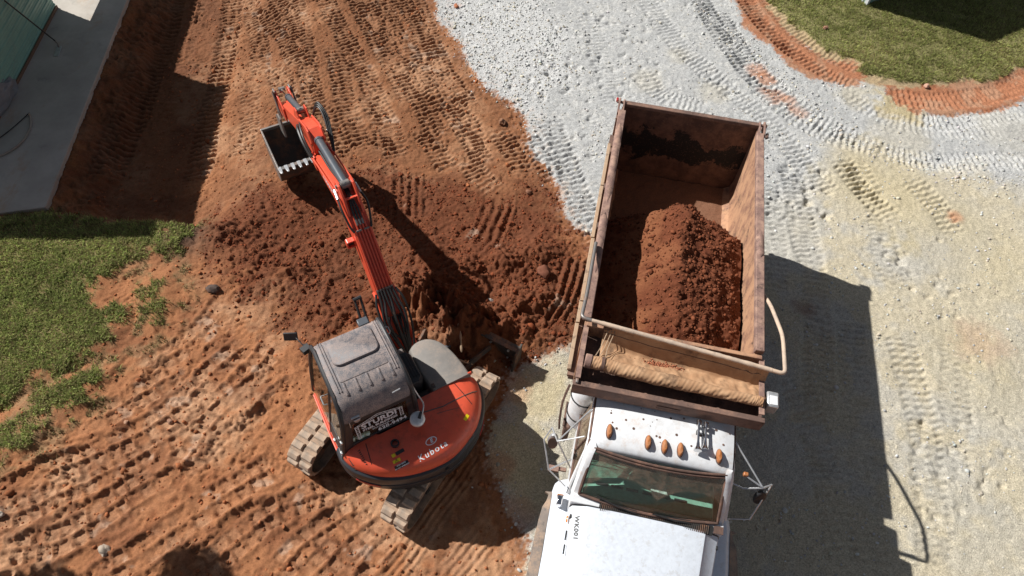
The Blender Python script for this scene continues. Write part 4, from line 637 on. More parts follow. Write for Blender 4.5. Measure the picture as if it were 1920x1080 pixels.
# roof skin swept across the cab
rp = [(-.545, 2.10), (-.515, 2.20), (-.44, 2.32), (-.35, 2.395), (-.24, 2.44), (-.10, 2.46), (.15, 2.465), (.50, 2.45), (.60, 2.41), (.635, 2.35)]
rings = []
for f, z in rp:
    l = cabL(z) + .01; r = CABR; rings.append([(l, f, z - .05), (l, f, z - .015), (l + .03, f, z + .004), (l + .10, f, z + .012), (r - .09, f, z + .012), (r - .03, f, z + .004), (r, f, z - .015), (r, f, z - .05)])
w = MB(); w.loft(rings); roof = w.build('roof', MAT['roofblack'], cab, smooth=45)
RT = BVHTree.FromObject(roof, bpy.context.evaluated_depsgraph_get())
def on_roof(r, f, lift=0.):
    h = RT.ray_cast(Vector((r, f, 4)), Vector((0, 0, -1))); return (h[0] if h[0] is not None else Vector((r, f, 2.45))) + Vector((0, 0, lift))
def roof_patch(nm, pts, lift, mat, rim=.012):
    c = Vector((sum(p[0] for p in pts) / len(pts), sum(p[1] for p in pts) / len(pts), 0)); m = MB()
    ringf = lambda k, l: [on_roof(c.x + (a - c.x) * k, c.y + (b - c.y) * k, l) for a, b in pts]
    m.loft([ringf(1, -.01), ringf(1, lift * .6), ringf(.965, lift)], False, True); return m.build(nm, MAT[mat], cab, smooth=50)
def rrect(x0, x1, y0, y1, r, n=5):
    o = []
    for cx, cy, a0 in ((x1 - r, y1 - r, 0), (x0 + r, y1 - r, 90), (x0 + r, y0 + r, 180), (x1 - r, y0 + r, 270)):
        for k in range(n + 1): a = math.radians(a0 + 90 * k / n); o.append((cx + r * math.cos(a), cy + r * math.sin(a)))
    return o
roof_patch('roof_panel', rrect(-.67, .02, -.13, .565, .02, 2), .010, 'roofblack')
roof_patch('roof_hatch', rrect(-.655, .01, .10, .555, .10, 6), .034, 'roofblack')
for k in range(5):
    a = -.64 + k * .165; m = MB(); m.loft([[on_roof(a + dx * s_, f_ , l) for dx, f_ in [(.017 * math.cos(t_), 0) for t_ in ()]] for s_, l in ()]) if False else None
    ring = lambda s_, l: [on_roof(a + .019 * s_ * math.cos(t_), -.235 + (.075 if math.sin(t_) > 0 else -.075) + .019 * s_ * math.sin(t_), l) for t_ in [i * 2 * math.pi / 16 for i in range(16)]]
    m = MB(); m.loft([ring(1.25, -.005), ring(1.05, .012), ring(.7, .020)], False, True); m.build('roof_rib', MAT['roofblack'], cab, smooth=60)
for a in (-.735, -.70, .075, .11): post('roof_rail', [on_roof(a, f, .006) for f in (.60, .50, .3, .1, -.1, -.25)], .010, cab, 'roofblack')
# posts, beams and panes
post('cab_post', [LS(-.59, 1.1), LS(-.575, 1.9), LS(-.54, 2.12), LS(-.44, 2.31), LS(-.25, 2.41), LS(.5, 2.43), LS(.64, 2.36), LS(.70, 2.1), LS(.72, 1.6), LS(.70, 1.1)], .034, cab)
post('cab_post', [RS(-.59, 1.1), RS(-.575, 1.9), RS(-.54, 2.12), RS(-.44, 2.31), RS(-.25, 2.41), RS(.5, 2.43), RS(.64, 2.36), RS(.70, 2.1), RS(.72, 1.6), RS(.70, 1.1)], .036, cab)
post('door_post', [LS(-.07, 1.12), LS(-.06, 1.8), LS(-.06, 2.42)], .022, cab)
post('door_post', [LS(-.11, 1.12), LS(-.10, 1.8), LS(-.10, 2.42)], .012, cab)
def rear(r, z, o=0.): # rear face line
    f = -.605 if z < 1.6 else (-.605 + (z - 1.6) / .52 * .062); return Vector((r, f - o, z))
m = MB(); m.loft([[rear(cabL(z) + .02, z, .0), rear(CABR, z, .0), rear(CABR, z, -.05), rear(cabL(z) + .02, z, -.05)] for z in (1.10, 1.50, 1.56)]); m.build('rear_panel', MAT['black'], cab, bevel=.008)
m = MB(); m.loft([[rear(cabL(z) + .02, z, .0), rear(CABR, z, .0), rear(CABR, z, -.05), rear(cabL(z) + .02, z, -.05)] for z in (2.02, 2.12)]); m.build('rear_header', MAT['black'], cab, bevel=.008)
for a in (-.86, .10):
    m = MB(); m.loft([[rear(a + (cabL(z) - cabL(1.6) if a < 0 else 0) - .055, z, .002), rear(a + (cabL(z) - cabL(1.6) if a < 0 else 0) + .05, z, .002), rear(a + (cabL(z) - cabL(1.6) if a < 0 else 0) + .05, z, -.05), rear(a + (cabL(z) - cabL(1.6) if a < 0 else 0) - .055, z, -.05)] for z in (1.52, 2.06)]); m.build('rear_jamb', MAT['black'], cab)
rg = [(-.84, 1.53), (.075, 1.53), (.075, 2.06), (-.785, 2.06)]
m = MB(); m.add([rear(a, z, -.012) for a, z in rg] + [rear(a, z, -.018) for a, z in rg], [(0, 1, 2, 3), (7, 6, 5, 4), (0, 4, 5, 1), (1, 5, 6, 2), (2, 6, 7, 3), (3, 7, 4, 0)]); pane = m.build('rear_window', MAT['glass'], cab, smooth=0)
def pane_side(nm, q, o=.004):
    m = MB(); m.add([LS(f, z, -o) for f, z in q] + [LS(f, z, -o + .006) for f, z in q], [tuple(range(len(q))), tuple(range(2 * len(q) - 1, len(q) - 1, -1))] + [(i, (i + 1) % len(q), len(q) + (i + 1) % len(q), len(q) + i) for i in range(len(q))]); return m.build(nm, MAT['glass'], cab, smooth=0)
pane_side('door_window', [(-.06, 1.15), (.66, 1.15), (.69, 1.6), (.66, 2.1), (.60, 2.36), (-.06, 2.40)]); pane_side('side_window', [(-.56, 1.45), (-.11, 1.45), (-.11, 2.38), (-.30, 2.36), (-.44, 2.26), (-.53, 2.10)])
m = MB(); m.add([LS(f, z, o) for o in (-.012, .02) for f, z in [(-.56, 1.10), (-.09, 1.10), (-.09, 1.46), (-.56, 1.46)]], [(0, 1, 2, 3), (7, 6, 5, 4), (0, 4, 5, 1), (1, 5, 6, 2), (2, 6, 7, 3), (3, 7, 4, 0)]); m.build('side_panel', MAT['black'], cab, bevel=.006)
m = MB(); m.add([Vector((a, f, z)) for f, z in ((.715, 1.1), (.72, 1.6), (.69, 2.12), (.63, 2.37)) for a in (cabL(z) + .03, CABR - .03)], [(0, 1, 3, 2), (2, 3, 5, 4), (4, 5, 7, 6)]); m.build('front_window', MAT['glass'], cab, smooth=0)
post('door_handle', arc_path([LS(.02, 1.78, -.01), LS(.02, 1.80, -.06), LS(.16, 1.82, -.06), LS(.16, 1.80, -.01)], .03), .010, cab, 'silver')
for f, z in ((-.585, 1.72), (-.585, 1.40), (-.30, 1.28)):
    m = MB(); m.box(LS(f, z, -.03), (.03, .05, .04)); m.build('hinge', MAT['silver'], cab, bevel=.005)
m = MB(); m.tube([Vector((-1.05, .66, 1.02)), Vector((-1.06, -.05, 1.03)), Vector((-1.05, -.62, 1.08))], .016, 8); m.build('sill_rail', MAT['red'], EX)
m = MB(); m.prism([(-.62, 1.0), (-.1, .98), (.66, .98), (.66, 1.08), (-.62, 1.12)], -1.04, -1.01, lambda a, b, c: (c, a, b)); m.build('sill_panel', MAT['red'], EX, bevel=.006)
place_print('sill_print', text_mesh('-------', .05, .002), MAT['print'], cab, LS(-.34, 1.26, -.016), Vector((0, -1, 0)), Vector((.15, 0, 1)))
# inside the cab
m = MB(); m.box((-.42, -.05, 1.42), (.50, .50, .14)); m.box((-.42, -.33, 1.72), (.46, .12, .62), rx=.12); m.build('seat', MAT['ink'], cab, bevel=.04, segs=3)
m = MB(); m.box((-.08, .05, 1.40), (.16, .55, .30)); m.box((-.74, .05, 1.36), (.14, .45, .26)); m.build('console', MAT['black'], cab, bevel=.03)
m = MB(); m.box((-.42, -.50, 1.47), (.90, .16, .10)); m.build('rear_shelf', MAT['darksteel'], cab, bevel=.01)
bm = bmesh.new(); bmesh.ops.create_icosphere(bm, subdivisions=3, radius=1)
for v in bm.verts:
    k = 1 + .35 * mnoise.noise(v.co * 2.3) + .2 * mnoise.noise(v.co * 6); v.co = Vector((v.co.x * .17 * k, v.co.y * .06 * k, v.co.z * .075 * k))
pm = bpy.data.meshes.new('paper'); bm.to_mesh(pm); bm.free(); po = link_obj('paper_rag', pm, MAT['paper'], None, label='crumpled pale green rag behind the rear window of the excavator cab', category='rag'); po.location = ex_world(-.66, -.535, 1.60); po.rotation_euler = (0, 0, EX_ROT)
m = MB(); m.cyl((0, 0, 0), (0, 0, .15), .032, 12); m.cyl((0, 0, .15), (0, 0, .18), .016, 10); bo = m.build('bottle', MAT['paper'], None, label='small pale bottle standing at the left corner of the excavator rear window', category='bottle'); bo.location = ex_world(-.79, -.555, 1.53)
# lettering on the rear window (white vinyl)
gx = Vector((1, 0, 0)); gy = rear(0, 2.06) - rear(0, 1.6)
def win(nm, body, size, a, z, bold=.002, sp=1.0): place_print(nm, text_mesh(body, size, bold, 0, spacing=sp), MAT['print'], pane, rear(a, z, .0), gx, gy, lift=.002)
win('lettering', 'STURDI', .150, -.375, 1.875, .006, 1.05); win('lettering', 'STEEL BUILDINGS', .066, -.375, 1.775, .003); win('lettering', 'sturdisteel.us', .060, -.345, 1.715, .001); win('lettering', '628-9494', .105, -.215, 1.635, .004, 1.08)
m = MB()
def bar2(p, q, wd=.012):
    p, q = rear(*p, .002), rear(*q, .002); d = unit(q - p); n = unit(gx.cross(gy)); s_ = d.cross(n) * wd / 2
    m.add([p - s_, p + s_, q + s_, q - s_], [(0, 1, 2, 3)])
tL, tR, tM = (-.70, 1.93), (-.05, 1.93), (-.375, 2.03)
for dx in (0, .04): bar2((-.72 + dx, 1.62), (-.72 + dx, 1.93)); bar2((-.07 + dx, 1.72), (-.07 + dx, 1.93))
for k in range(6): bar2((-.72 + .04 * (k % 2), 1.64 + k * .05), (-.72 + .04 * ((k + 1) % 2), 1.69 + k * .05), .007); bar2((-.07 + .04 * (k % 2), 1.72 + k * .035), (-.07 + .04 * ((k + 1) % 2), 1.755 + k * .035), .007)
bar2((-.73, 1.93), tM); bar2(tM, (-.02, 1.93)); bar2((-.73, 1.90), (-.375, 1.99)); bar2((-.375, 1.99), (-.02, 1.90))
for k in range(10):
    a0 = -.70 + k * .066; zt = lambda a: 1.93 + .10 * (1 - abs(a + .375) / .355); bar2((a0, zt(a0) - (.035 if k % 2 else 0)), (a0 + .066, zt(a0 + .066) - (0 if k % 2 else .035)), .007)
m.build('building_emblem', MAT['print'], pane, smooth=0)
# rear latch, wiper, grab bar, mirrors
m = MB(); m.box((-.665, -.535, 2.175), (.12, .03, .02), rx=.5); m.prism([(-.05, 0), (.05, 0), (.035, -.06), (0, -.08), (-.035, -.06)], -.008, .008, lambda a, b, c: (-.655 + a, -.565 + c, 2.15 + b)); m.build('rear_latch', MAT['silver'], cab, bevel=.004)
post('wiper', [Vector((-.765, -.565, 2.14)), Vector((-.77, -.59, 2.04))], .006, cab, 'silver'); post('grab_bar', [Vector((-.10, -.50, 2.31)), Vector((.02, -.49, 2.31))], .009, cab, 'silver')
post('mirror_arm', arc_path([Vector((.19, -.45, 2.22)), Vector((.24, -.56, 1.98)), Vector((.27, -.66, 1.90)), Vector((.16, -.80, 1.84))], .06), .011, EX, 'silver')
m = MB(); c0 = Vector((.10, -.80, 1.83)); nrm = unit(Vector((.1, -.55, .8))); a1 = unit(nrm.cross(Vector((0, 0, 1)))); b1 = nrm.cross(a1)
m.loft([[c0 + nrm * h + (a1 * math.cos(t_) + b1 * math.sin(t_)) * r for t_ in [i * 2 * math.pi / 32 for i in range(32)]] for r, h in ((.10, -.012), (.112, -.006), (.112, .004), (.098, .018), (.05, .028), (.015, .03))]); rm = m.build('rear_mirror', MAT['silver'], EX, smooth=50)
m = MB(); m.prism([(.0, -.02), (.09, -.09), (.10, -.05), (.03, .02)], .026, .04, lambda p, q, t_: c0 + a1 * p * -1 + b1 * q + nrm * t_); m.build('mirror_clamp', MAT['black'], rm, bevel=.006)
m = MB(); m.cyl(LS(.60, 2.33, .02), Vector((-.90, .80, 2.25)), .016, 8); m.box((-.90, .70, 2.27), (.13, .10, .09), rz=.3); m.cyl((-.90, .74, 2.27), (-.97, .95, 2.30), .010, 6); m.build('mirror_bracket', MAT['black'], EX, bevel=.012)
m = MB(); m.box((-1.02, .97, 2.31), (.20, .03, .13), rz=-.45, rx=-.5); m.build('front_mirror', MAT['black'], EX, bevel=.02, segs=3)
m = MB(); m.box((-.02, .78, 2.20), (.16, .13, .11)); m.build('work_light', MAT['cyl'], EX, bevel=.012)
for dx in (-.045, .045): post('hydraulic_stub', [Vector((.05 + dx, .95, 1.60)), Vector((.07 + dx, 1.20, 1.85)), Vector((.09 + dx, 1.36, 1.98))], [.022, .022, .020], EX, 'hose')
m = MB(); m.tube([Vector((.02, 1.36, 1.99)), Vector((.15, 1.37, 1.99))], .028, 8); m.build('stub_cap', MAT['black'], EX)
post('grab_loop', arc_path([Vector((.19, .52, 2.25)), Vector((.26, .54, 2.26)), Vector((.26, .42, 2.26)), Vector((.19, .40, 2.25))], .03), .009, cab, 'silver')
# ---- boom, arm, bucket in a plane: d forward from the boom foot, w to the right
BR0, BF0 = .53, .76
def B(d, w_, z): return Vector((BR0 + d * .0087 + w_, BF0 + d, z))
m = MB(); m.cyl((BR0, BF0 - .12, .62), (BR0, BF0 - .12, 1.12), .17, 20); m.box((BR0, BF0 - .05, .90), (.42, .34, .40)); m.build('swing_post', MAT['boomred'], EX, bevel=.03)
def flat(nm, prof, w0, w1, mat, par, bevel=.012): mm = MB(); mm.prism(prof, w0, w1, lambda a, b, c: B(a, c, b)); return mm.build(nm, MAT[mat], par, smooth=30, bevel=bevel)
top = [(-.10, .98), (.10, 1.26), (.45, 1.72), (.90, 2.27), (1.25, 2.67), (1.50, 2.90), (1.72, 3.02), (1.98, 3.03), (2.3, 2.93), (2.8, 2.76), (3.20, 2.64)]
bot = [(3.26, 2.50), (3.18, 2.42), (2.7, 2.46), (2.2, 2.55), (1.85, 2.55), (1.50, 2.36), (1.10, 1.96), (.70, 1.48), (.35, 1.02), (.12, .74), (-.08, .78)]
boom = flat('boom', top + bot, -.145, .145, 'boomred', EX)
for s in (-1, 1):
    flat('cylinder_bracket', [(1.42, 2.86), (1.55, 3.12), (1.72, 3.24), (1.86, 3.22), (1.94, 3.10), (2.02, 2.98)], s * .11 - .018, s * .11 + .018, 'boomred', boom, .006)
    flat('tip_plate', [(2.95, 2.74), (3.28, 2.68), (3.36, 2.56), (3.28, 2.42), (2.95, 2.44)], s * .155 - .014, s * .155 + .014, 'boomred', boom, .006)
    flat('foot_plate', [(-.16, .80), (-.10, 1.05), (.55, 1.86), (.72, 1.82), (.25, .80), (.05, .68)], s * .165 - .02, s * .165 + .02, 'boomred', boom, .008)
m = MB(); m.box(B(1.58, 0, 3.08), (.20, .03, .02)); m.build('cross_bar', MAT['boomred'], boom)
m = MB(); m.cyl(B(1.80, -.15, 3.16), B(1.80, .15, 3.16), .032, 14); m.build('pin', MAT['steel'], boom)
def cylinder(nm, p, q, r, frac, par):
    p, q = Vector(p), Vector(q); k = p.lerp(q, frac); u = unit(q - p); mm = MB(); mm.tube([p - u * .04, p + u * .05, k - u * .05, k - u * .05, k], [r * .85, r, r, r * 1.12, r * 1.12], 18); o = mm.build(nm, MAT['cyl'], par)
    mm = MB(); mm.cyl(k, q, r * .5, 14); mm.build('rod', MAT['chrome'], o)
    mm = MB(); s_ = unit(u.cross(Vector((1, 0, 0)))).cross(u); mm.cyl(q - s_ * r, q + s_ * r, r * .95, 14); mm.build('eye', MAT['steel'], o); mm = MB(); mm.cyl(p - s_ * r, p + s_ * r, r, 14); mm.build('eye', MAT['steel'], o); return o
cylinder('arm_cylinder', B(1.80, 0, 3.16), B(3.22, 0, 2.93), .066, .90, EX)
cylinder('boom_cylinder', B(.05, 0, .62), B(1.62, 0, 2.36), .065, .60, EX)
# arm: box section with a raised heel; the bucket ram lies on its top
heel = [(3.10, 2.98), (3.30, 3.04), (3.55, 2.93), (4.10, 2.62), (4.8, 2.23), (5.6, 1.80), (5.78, 1.66), (5.74, 1.55), (5.5, 1.56), (4.6, 1.98), (3.8, 2.30), (3.35, 2.36), (3.12, 2.48), (3.06, 2.66)]
arm = flat('arm', heel, -.105, .105, 'boomred', EX)
for s in (-1, 1):
    flat('heel_plate', [(3.06, 2.95), (3.20, 3.08), (3.36, 3.06), (3.8, 2.86), (3.7, 2.75), (3.2, 2.78)], s * .11 - .014, s * .11 + .014, 'boomred', arm, .005)
    flat('ram_bracket', [(3.85, 2.72), (4.0, 2.86), (4.15, 2.82), (4.35, 2.50)], s * .085 - .012, s * .085 + .012, 'boomred', arm, .005)
    flat('tip_plate', [(5.25, 1.92), (5.70, 2.02), (5.86, 1.92), (5.84, 1.62), (5.60, 1.52), (5.20, 1.66)], s * .125 - .014, s * .125 + .014, 'boomred', arm, .005)
cylinder('bucket_cylinder', B(4.10, 0, 2.76), B(5.68, 0, 2.02), .056, .62, EX)
for s in (-1, 1):
    flat('bucket_link', [(5.62, 2.06), (5.74, 2.06), (5.98, 1.30), (5.90, 1.26)], s * .15 - .014, s * .15 + .014, 'steel', EX, .006)
    flat('bucket_link', [(5.36, 1.66), (5.44, 1.58), (5.74, 1.98), (5.68, 2.05)], s * .18 - .012, s * .18 + .012, 'steel', EX, .006)
# bucket, curled under the arm tip with the mouth up
BC = -.235; BH = .345
bk = [(4.98, .74), (5.03, .48), (5.18, .26), (5.42, .18), (5.74, .30), (5.98, .58), (6.02, .98)]
bks = [(p.x, p.y) for p in catmull([(a, b, 0) for a, b in bk], 4)]
m = MB(); n = len(bks); inn = [(a + (5.42 - a) * .035, b + (.78 - b) * .035) for a, b in bks]
m.loft([[B(a, BC - BH, b), B(a, BC + BH, b), B(c, BC + BH, d), B(c, BC - BH, d)] for (a, b), (c, d) in zip(bks, inn)]); bu = m.build('bucket', MAT['mudsteel'], EX, smooth=40)
for s in (-1, 1):
    pl = bks + [(5.80, .96), (5.40, .86), (5.0, .80)]; mm = MB(); mm.prism(pl, BC + s * BH - .014, BC + s * BH + .014, lambda a, b, c: B(a, c, b)); mm.build('side_plate', MAT['steel'], bu, smooth=0, bevel=.004)
    mm = MB(); mm.prism([(5.52, 1.02), (5.60, 1.42), (5.74, 1.46), (6.02, 1.22), (6.0, .86), (5.8, .9)], BC + .20 + s * .16 - .018, BC + .20 + s * .16 + .018, lambda a, b, c: B(a, c, b)); mm.build('ear', MAT['steel'], bu, bevel=.006)
m = MB(); m.box(B(6.0, BC, .95), (.71, .05, .07)); m.build('back_lip', MAT['steel'], bu, bevel=.008)
m = MB(); m.box(B(5.0, BC, .765), (.73, .13, .03), rx=-.35); m.build('cutting_edge', MAT['steel'], bu, bevel=.006)
for k in range(6):
    c_ = BC - .325 + k * .13; mm = MB(); mm.loft([[B(d, c_ + a * ww, z + b * hh) for a, b in ((-1, -1), (1, -1), (1, 1), (-1, 1))] for d, z, ww, hh in ((5.04, .765, .034, .028), (4.94, .785, .036, .028), (4.88, .805, .028, .020), (4.80, .83, .020, .007))]); mm.build('tooth', MAT['silver'], bu, smooth=25, bevel=.004)
# red pipes and black hoses along the boom
for k in range(6):
    w_ = -.115 + k * .046; pth = [B(d, w_, z + .028) for d, z in [(.58, 1.90), (.9, 2.28), (1.22, 2.645), (1.42, 2.84)]]
    if k in (0, 5): pth = [B(d, w_, z + .028) for d, z in [(.58, 1.90), (.9, 2.28), (1.25, 2.68)]]
    mm = MB(); mm.tube(pth, .0145, 8); mm.build('pipe', MAT['boomred'], boom)
for d, z in ((.60, 1.93), (1.24, 2.69)):
    for w0 in (-.06, .06):
        mm = MB(); mm.box(B(d, w0, z + .02), (.085, .026, .018), rx=.85); mm.build('pipe_clamp', MAT['steel'], boom, bevel=.004)
for k in range(6):
    w_ = -.115 + k * .046; j = rnd.uniform(-.05, .05); p0 = B(.60, w_, 1.95); mm = MB(); mm.tube([B(.62, w_, 1.975), B(.57, w_, 1.915)], .019, 8); mm.build('hose_end', MAT['steel'], boom)
    mm = MB(); mm.tube(catmull([p0, B(.45, w_ * 1.15, 1.84), B(.22, w_ * 1.5 + j, 1.62 + .05 * (k % 2)), B(.0, w_ * .9 + j, 1.34), B(-.16, w_ * .4, 1.05), B(-.24, w_ * .5, .85)], 6), .0205, 8); mm.build('hose', MAT['hose'], boom)
for k in range(5):
    w_ = -.09 + k * .045; j = rnd.uniform(-.05, .05); mm = MB(); mm.tube(catmull([B(.30, w_, 1.62), B(.14, w_ + j, 1.50), B(-.02, w_ * .6 - j, 1.30), B(-.15, w_ * .3, 1.05), B(-.22, w_ * .3, .8)], 6), .017, 8); mm.build('hose', MAT['hose'], boom)
for w_ in (-.16, .16):
    mm = MB(); mm.tube(catmull([B(.58, w_, 1.93), B(.40, w_ * 1.4, 1.80), B(.15, w_ * 1.35, 1.50), B(-.05, w_ * .9, 1.15)], 6), .019, 8); mm.build('hose', MAT['hose'], boom)
for i, w_ in enumerate((-.05, -.005, .04)):
    mm = MB(); mm.tube(catmull([B(1.34, w_, 2.81), B(1.46, w_, 2.93), B(1.60, w_ * .6, 3.04), B(1.78, w_ * .5, 3.07), B(2.05, w_ * .8, 3.045), B(2.5, w_, 2.90), B(3.0, w_, 2.80)], 6), .017, 8); mm.build('hose', MAT['hose'], boom)
    mm = MB(); mm.tube([B(1.30, w_, 2.77), B(1.36, w_, 2.835)], .019, 8); mm.build('hose_end', MAT['steel'], boom)
for s, bulge in ((-1, .19), (1, .215)):
    mm = MB(); mm.tube(catmull([B(1.24, s * .135, 2.70), B(1.33, s * .17, 2.78), B(1.52, s * bulge, 2.95), B(1.72, s * .175, 3.02)], 6), .018, 8); mm.build('hose', MAT['hose'], boom)
    mm = MB(); mm.tube([B(1.68, s * .178, 3.02), B(1.86, s * .165, 3.05)], .022, 8); mm.build('hose_end', MAT['silver'], boom)
    mm = MB(); mm.tube(catmull([B(1.90, s * .165, 3.03), B(2.3, s * .17, 2.90), B(2.9, s * .175, 2.72), B(3.1, s * .18, 2.66)], 6), .016, 8); mm.build('pipe', MAT['boomred'], boom)
mm = MB(); mm.tube(catmull([B(3.05, -.19, 2.68), B(3.3, -.22, 2.80), B(3.6, -.20, 2.84), B(3.8, -.16, 2.70), B(4.0, -.13, 2.56)], 6), .026, 8); mm.build('hose', MAT['hose'], arm)
mm = MB(); mm.tube(catmull([B(3.0, -.17, 2.70), B(3.3, -.19, 2.88), B(3.55, -.16, 2.90), B(3.75, -.12, 2.82)], 6), .018, 8); mm.build('hose', MAT['hose'], arm)
for j in range(3):
    mm = MB(); mm.tube(catmull([B(2.95, .17, 2.66), B(3.2, .21 + .02 * j, 2.84), B(3.55, .25 + .03 * j, 3.02 - .02 * j), B(3.75 + .05 * j, .22 + .02 * j, 3.03), B(3.85, .14, 2.80)], 6), .017, 8); mm.build('hose', MAT['hose'], arm)
mm = MB(); mm.tube([B(3.30, .20, 2.86), B(3.42, .30, 2.93)], .02, 8); mm.build('hose_end', MAT['silver'], arm)
# square guarded lamp on the left side of the boom
lc = B(1.30, -.215, 2.43); mm = MB(); R0 = rrect(-.075, .075, -.075, .075, .03, 4); R1 = rrect(-.052, .052, -.052, .052, .02, 4)
mm.loft([[lc + Vector((a, .05, b)) for a, b in R0], [lc + Vector((a, -.04, b)) for a, b in R0], [lc + Vector((a, -.04, b)) for a, b in R1], [lc + Vector((a, .045, b)) for a, b in R1]], True, False); lg = mm.build('lamp_guard', MAT['boomred'], boom, bevel=.005)
mm = MB(); mm.box(lc + Vector((0, .02, 0)), (.10, .04, .10)); mm.build('lamp', MAT['black'], lg, bevel=.008)
mm = MB(); mm.box(lc + Vector((.07, 0, -.02)), (.06, .05, .05)); mm.build('bracket', MAT['boomred'], lg)
a_ = B(2.05, -.147, 2.78); b_ = B(2.75, -.147, 2.60)
place_print('lettering', text_mesh('Kubota', .17, .004, .12, spacing=1.05), MAT['print'], boom, (a_ + b_) / 2, b_ - a_ if False else a_ - b_, Vector((0, 0, 1)), lift=.003)
# ================================================================== DUMP TRUCK  (nose towards -y of its own frame)
TK_ROT = -0.14684
TK = thing('dump_truck', 'white cab dump truck with a rusty open bed and a rolled tan tarp', 'truck', (2.063, 3.881, 0), TK_ROT)
def tkw(a, b, z): c, s = math.cos(TK_ROT), math.sin(TK_ROT); return Vector((2.063 + a * c - b * s, 3.881 + a * s + b * c, z))
# ---- chassis and wheels
for s in (-1, 1):
    m = MB(); m.box((s * .42, 1.2, .92), (.09, 8.2, .24)); m.build('chassis_rail', MAT['darksteel'], TK, bevel=.01)
def wheel(x, y, dual):
    for k in range(2 if dual else 1):
        xx = x - math.copysign(k * .33, x); m = MB(); R = .51
        sec = [(-.13, .30), (-.135, .44), (-.11, R - .01), (0, R), (.11, R - .01), (.135, .44), (.13, .30)]
        m.loft([[(xx + dx, y + rr * math.cos(a), R + rr * math.sin(a)) for dx, rr in sec] for a in [i * 2 * math.pi / 40 for i in range(41)]], False, False); ty = m.build('tyre', MAT['tyre'], TK, smooth=50)
        m = MB(); m.cyl((xx - .10, y, R), (xx + .10, y, R), .30, 28); m.cyl((xx - .13, y, R), (xx + .13, y, R), .11, 16); m.build('rim', MAT['steel'], ty, bevel=.01)
for s in (-1, 1): wheel(s * 1.05, -2.0, False); wheel(s * 1.02, 3.15, True); wheel(s * 1.02, 4.5, True)
for y in (-2.0, 3.15, 4.5): m = MB(); m.cyl((-.95, y, .51), (.95, y, .51), .08, 12); m.build('axle', MAT['darksteel'], TK)
# ---- dump bed
FZ, TZ = 1.28, 2.90; Y0, Y1 = .92, 5.53; XO = 1.16
m = MB(); m.box((0, (Y0 + Y1) / 2, FZ - .03), (2 * XO - .1, Y1 - Y0, .06)); bed = m.build('dump_bed', MAT['rustin'], TK)
for y in [Y0 + .3 + k * .6 for k in range(8)]: m = MB(); m.box((0, y, FZ - .11), (2 * XO - .1, .08, .10)); m.build('floor_rib', MAT['rust'], bed)
for s in (-1, 1): m = MB(); m.box((s * .42, (Y0 + Y1) / 2, FZ - .22), (.1, Y1 - Y0, .12)); m.build('bed_rail', MAT['rust'], bed)
for s in (-1, 1):
    sec = [(s * (XO - .20), FZ), (s * (XO - .06), FZ + .10), (s * (XO - .03), FZ + .26), (s * (XO - .02), TZ - .09), (s * (XO + .03), TZ - .09), (s * (XO + .03), FZ + .10), (s * (XO - .10), FZ - .03), (s * (XO - .20), FZ - .03)]
    m = MB(); m.prism(sec, Y0, Y1 + .004, lambda a, b, c: (a, c, b)); sw = m.build('side_wall', MAT['rustin'], bed, smooth=25)
    m = MB(); m.box((s * (XO + .015), (Y0 + Y1) / 2 - .02, TZ - .045), (.125, Y1 - Y0 - .30, .10)); m.build('top_rail', MAT['rail'], bed, bevel=.012)
    m = MB(); m.box((s * (XO + .045), (Y0 + Y1) / 2, FZ + .06), (.10, Y1 - Y0, .14)); m.build('lower_rail', MAT['rust'], bed, bevel=.01)
    for k in range(6):
        m = MB(); m.box((s * (XO + .065), Y0 + .25 + k * .83, (FZ + TZ) / 2), (.07, .10, TZ - FZ - .25)); m.build('side_post', MAT['rust'], bed, bevel=.01)
# side ledge with boards on the left flank
yk = [.30, 1.05, 1.42, 2.6, 3.7, 4.7]
for a, b in zip(yk, yk[1:]):
    m = MB(); m.box((-XO - .125 + rnd.uniform(-.006, .006), (a + b) / 2, TZ - .20), (.055, b - a - .018, .05)); m.build('side_board', MAT['wood'], bed, bevel=.006)
m = MB(); m.box((-XO - .095, 2.6, TZ - .26), (.09, 4.7, .05)); m.build('ledge', MAT['rust'], bed)
# caked earth on the rails, and dents
for s, yy, L in ((-1, 4.1, 1.9), (-1, 2.4, 1.2), (1, 2.9, .5)):
    m = MB(); rings = []
    for k in range(26):
        y = yy - L / 2 + L * k / 25; w_ = .055 * (1 + .4 * mnoise.noise(Vector((y * 5, s, 0)))) * min(1, k / 3, (25 - k) / 3); h_ = .03 * (1 + .8 * mnoise.noise(Vector((y * 7, s, 3)))) * min(1, k / 3, (25 - k) / 3)
        rings.append([(s * (XO + .015) - w_, y, TZ + .003), (s * (XO + .015) - w_ * .5, y, TZ + .004 + h_), (s * (XO + .015) + w_ * .5, y, TZ + .004 + h_ * .8), (s * (XO + .015) + w_, y, TZ + .003)])
    m.loft(rings); m.build('caked_earth', MAT['rail'], bed, smooth=60)
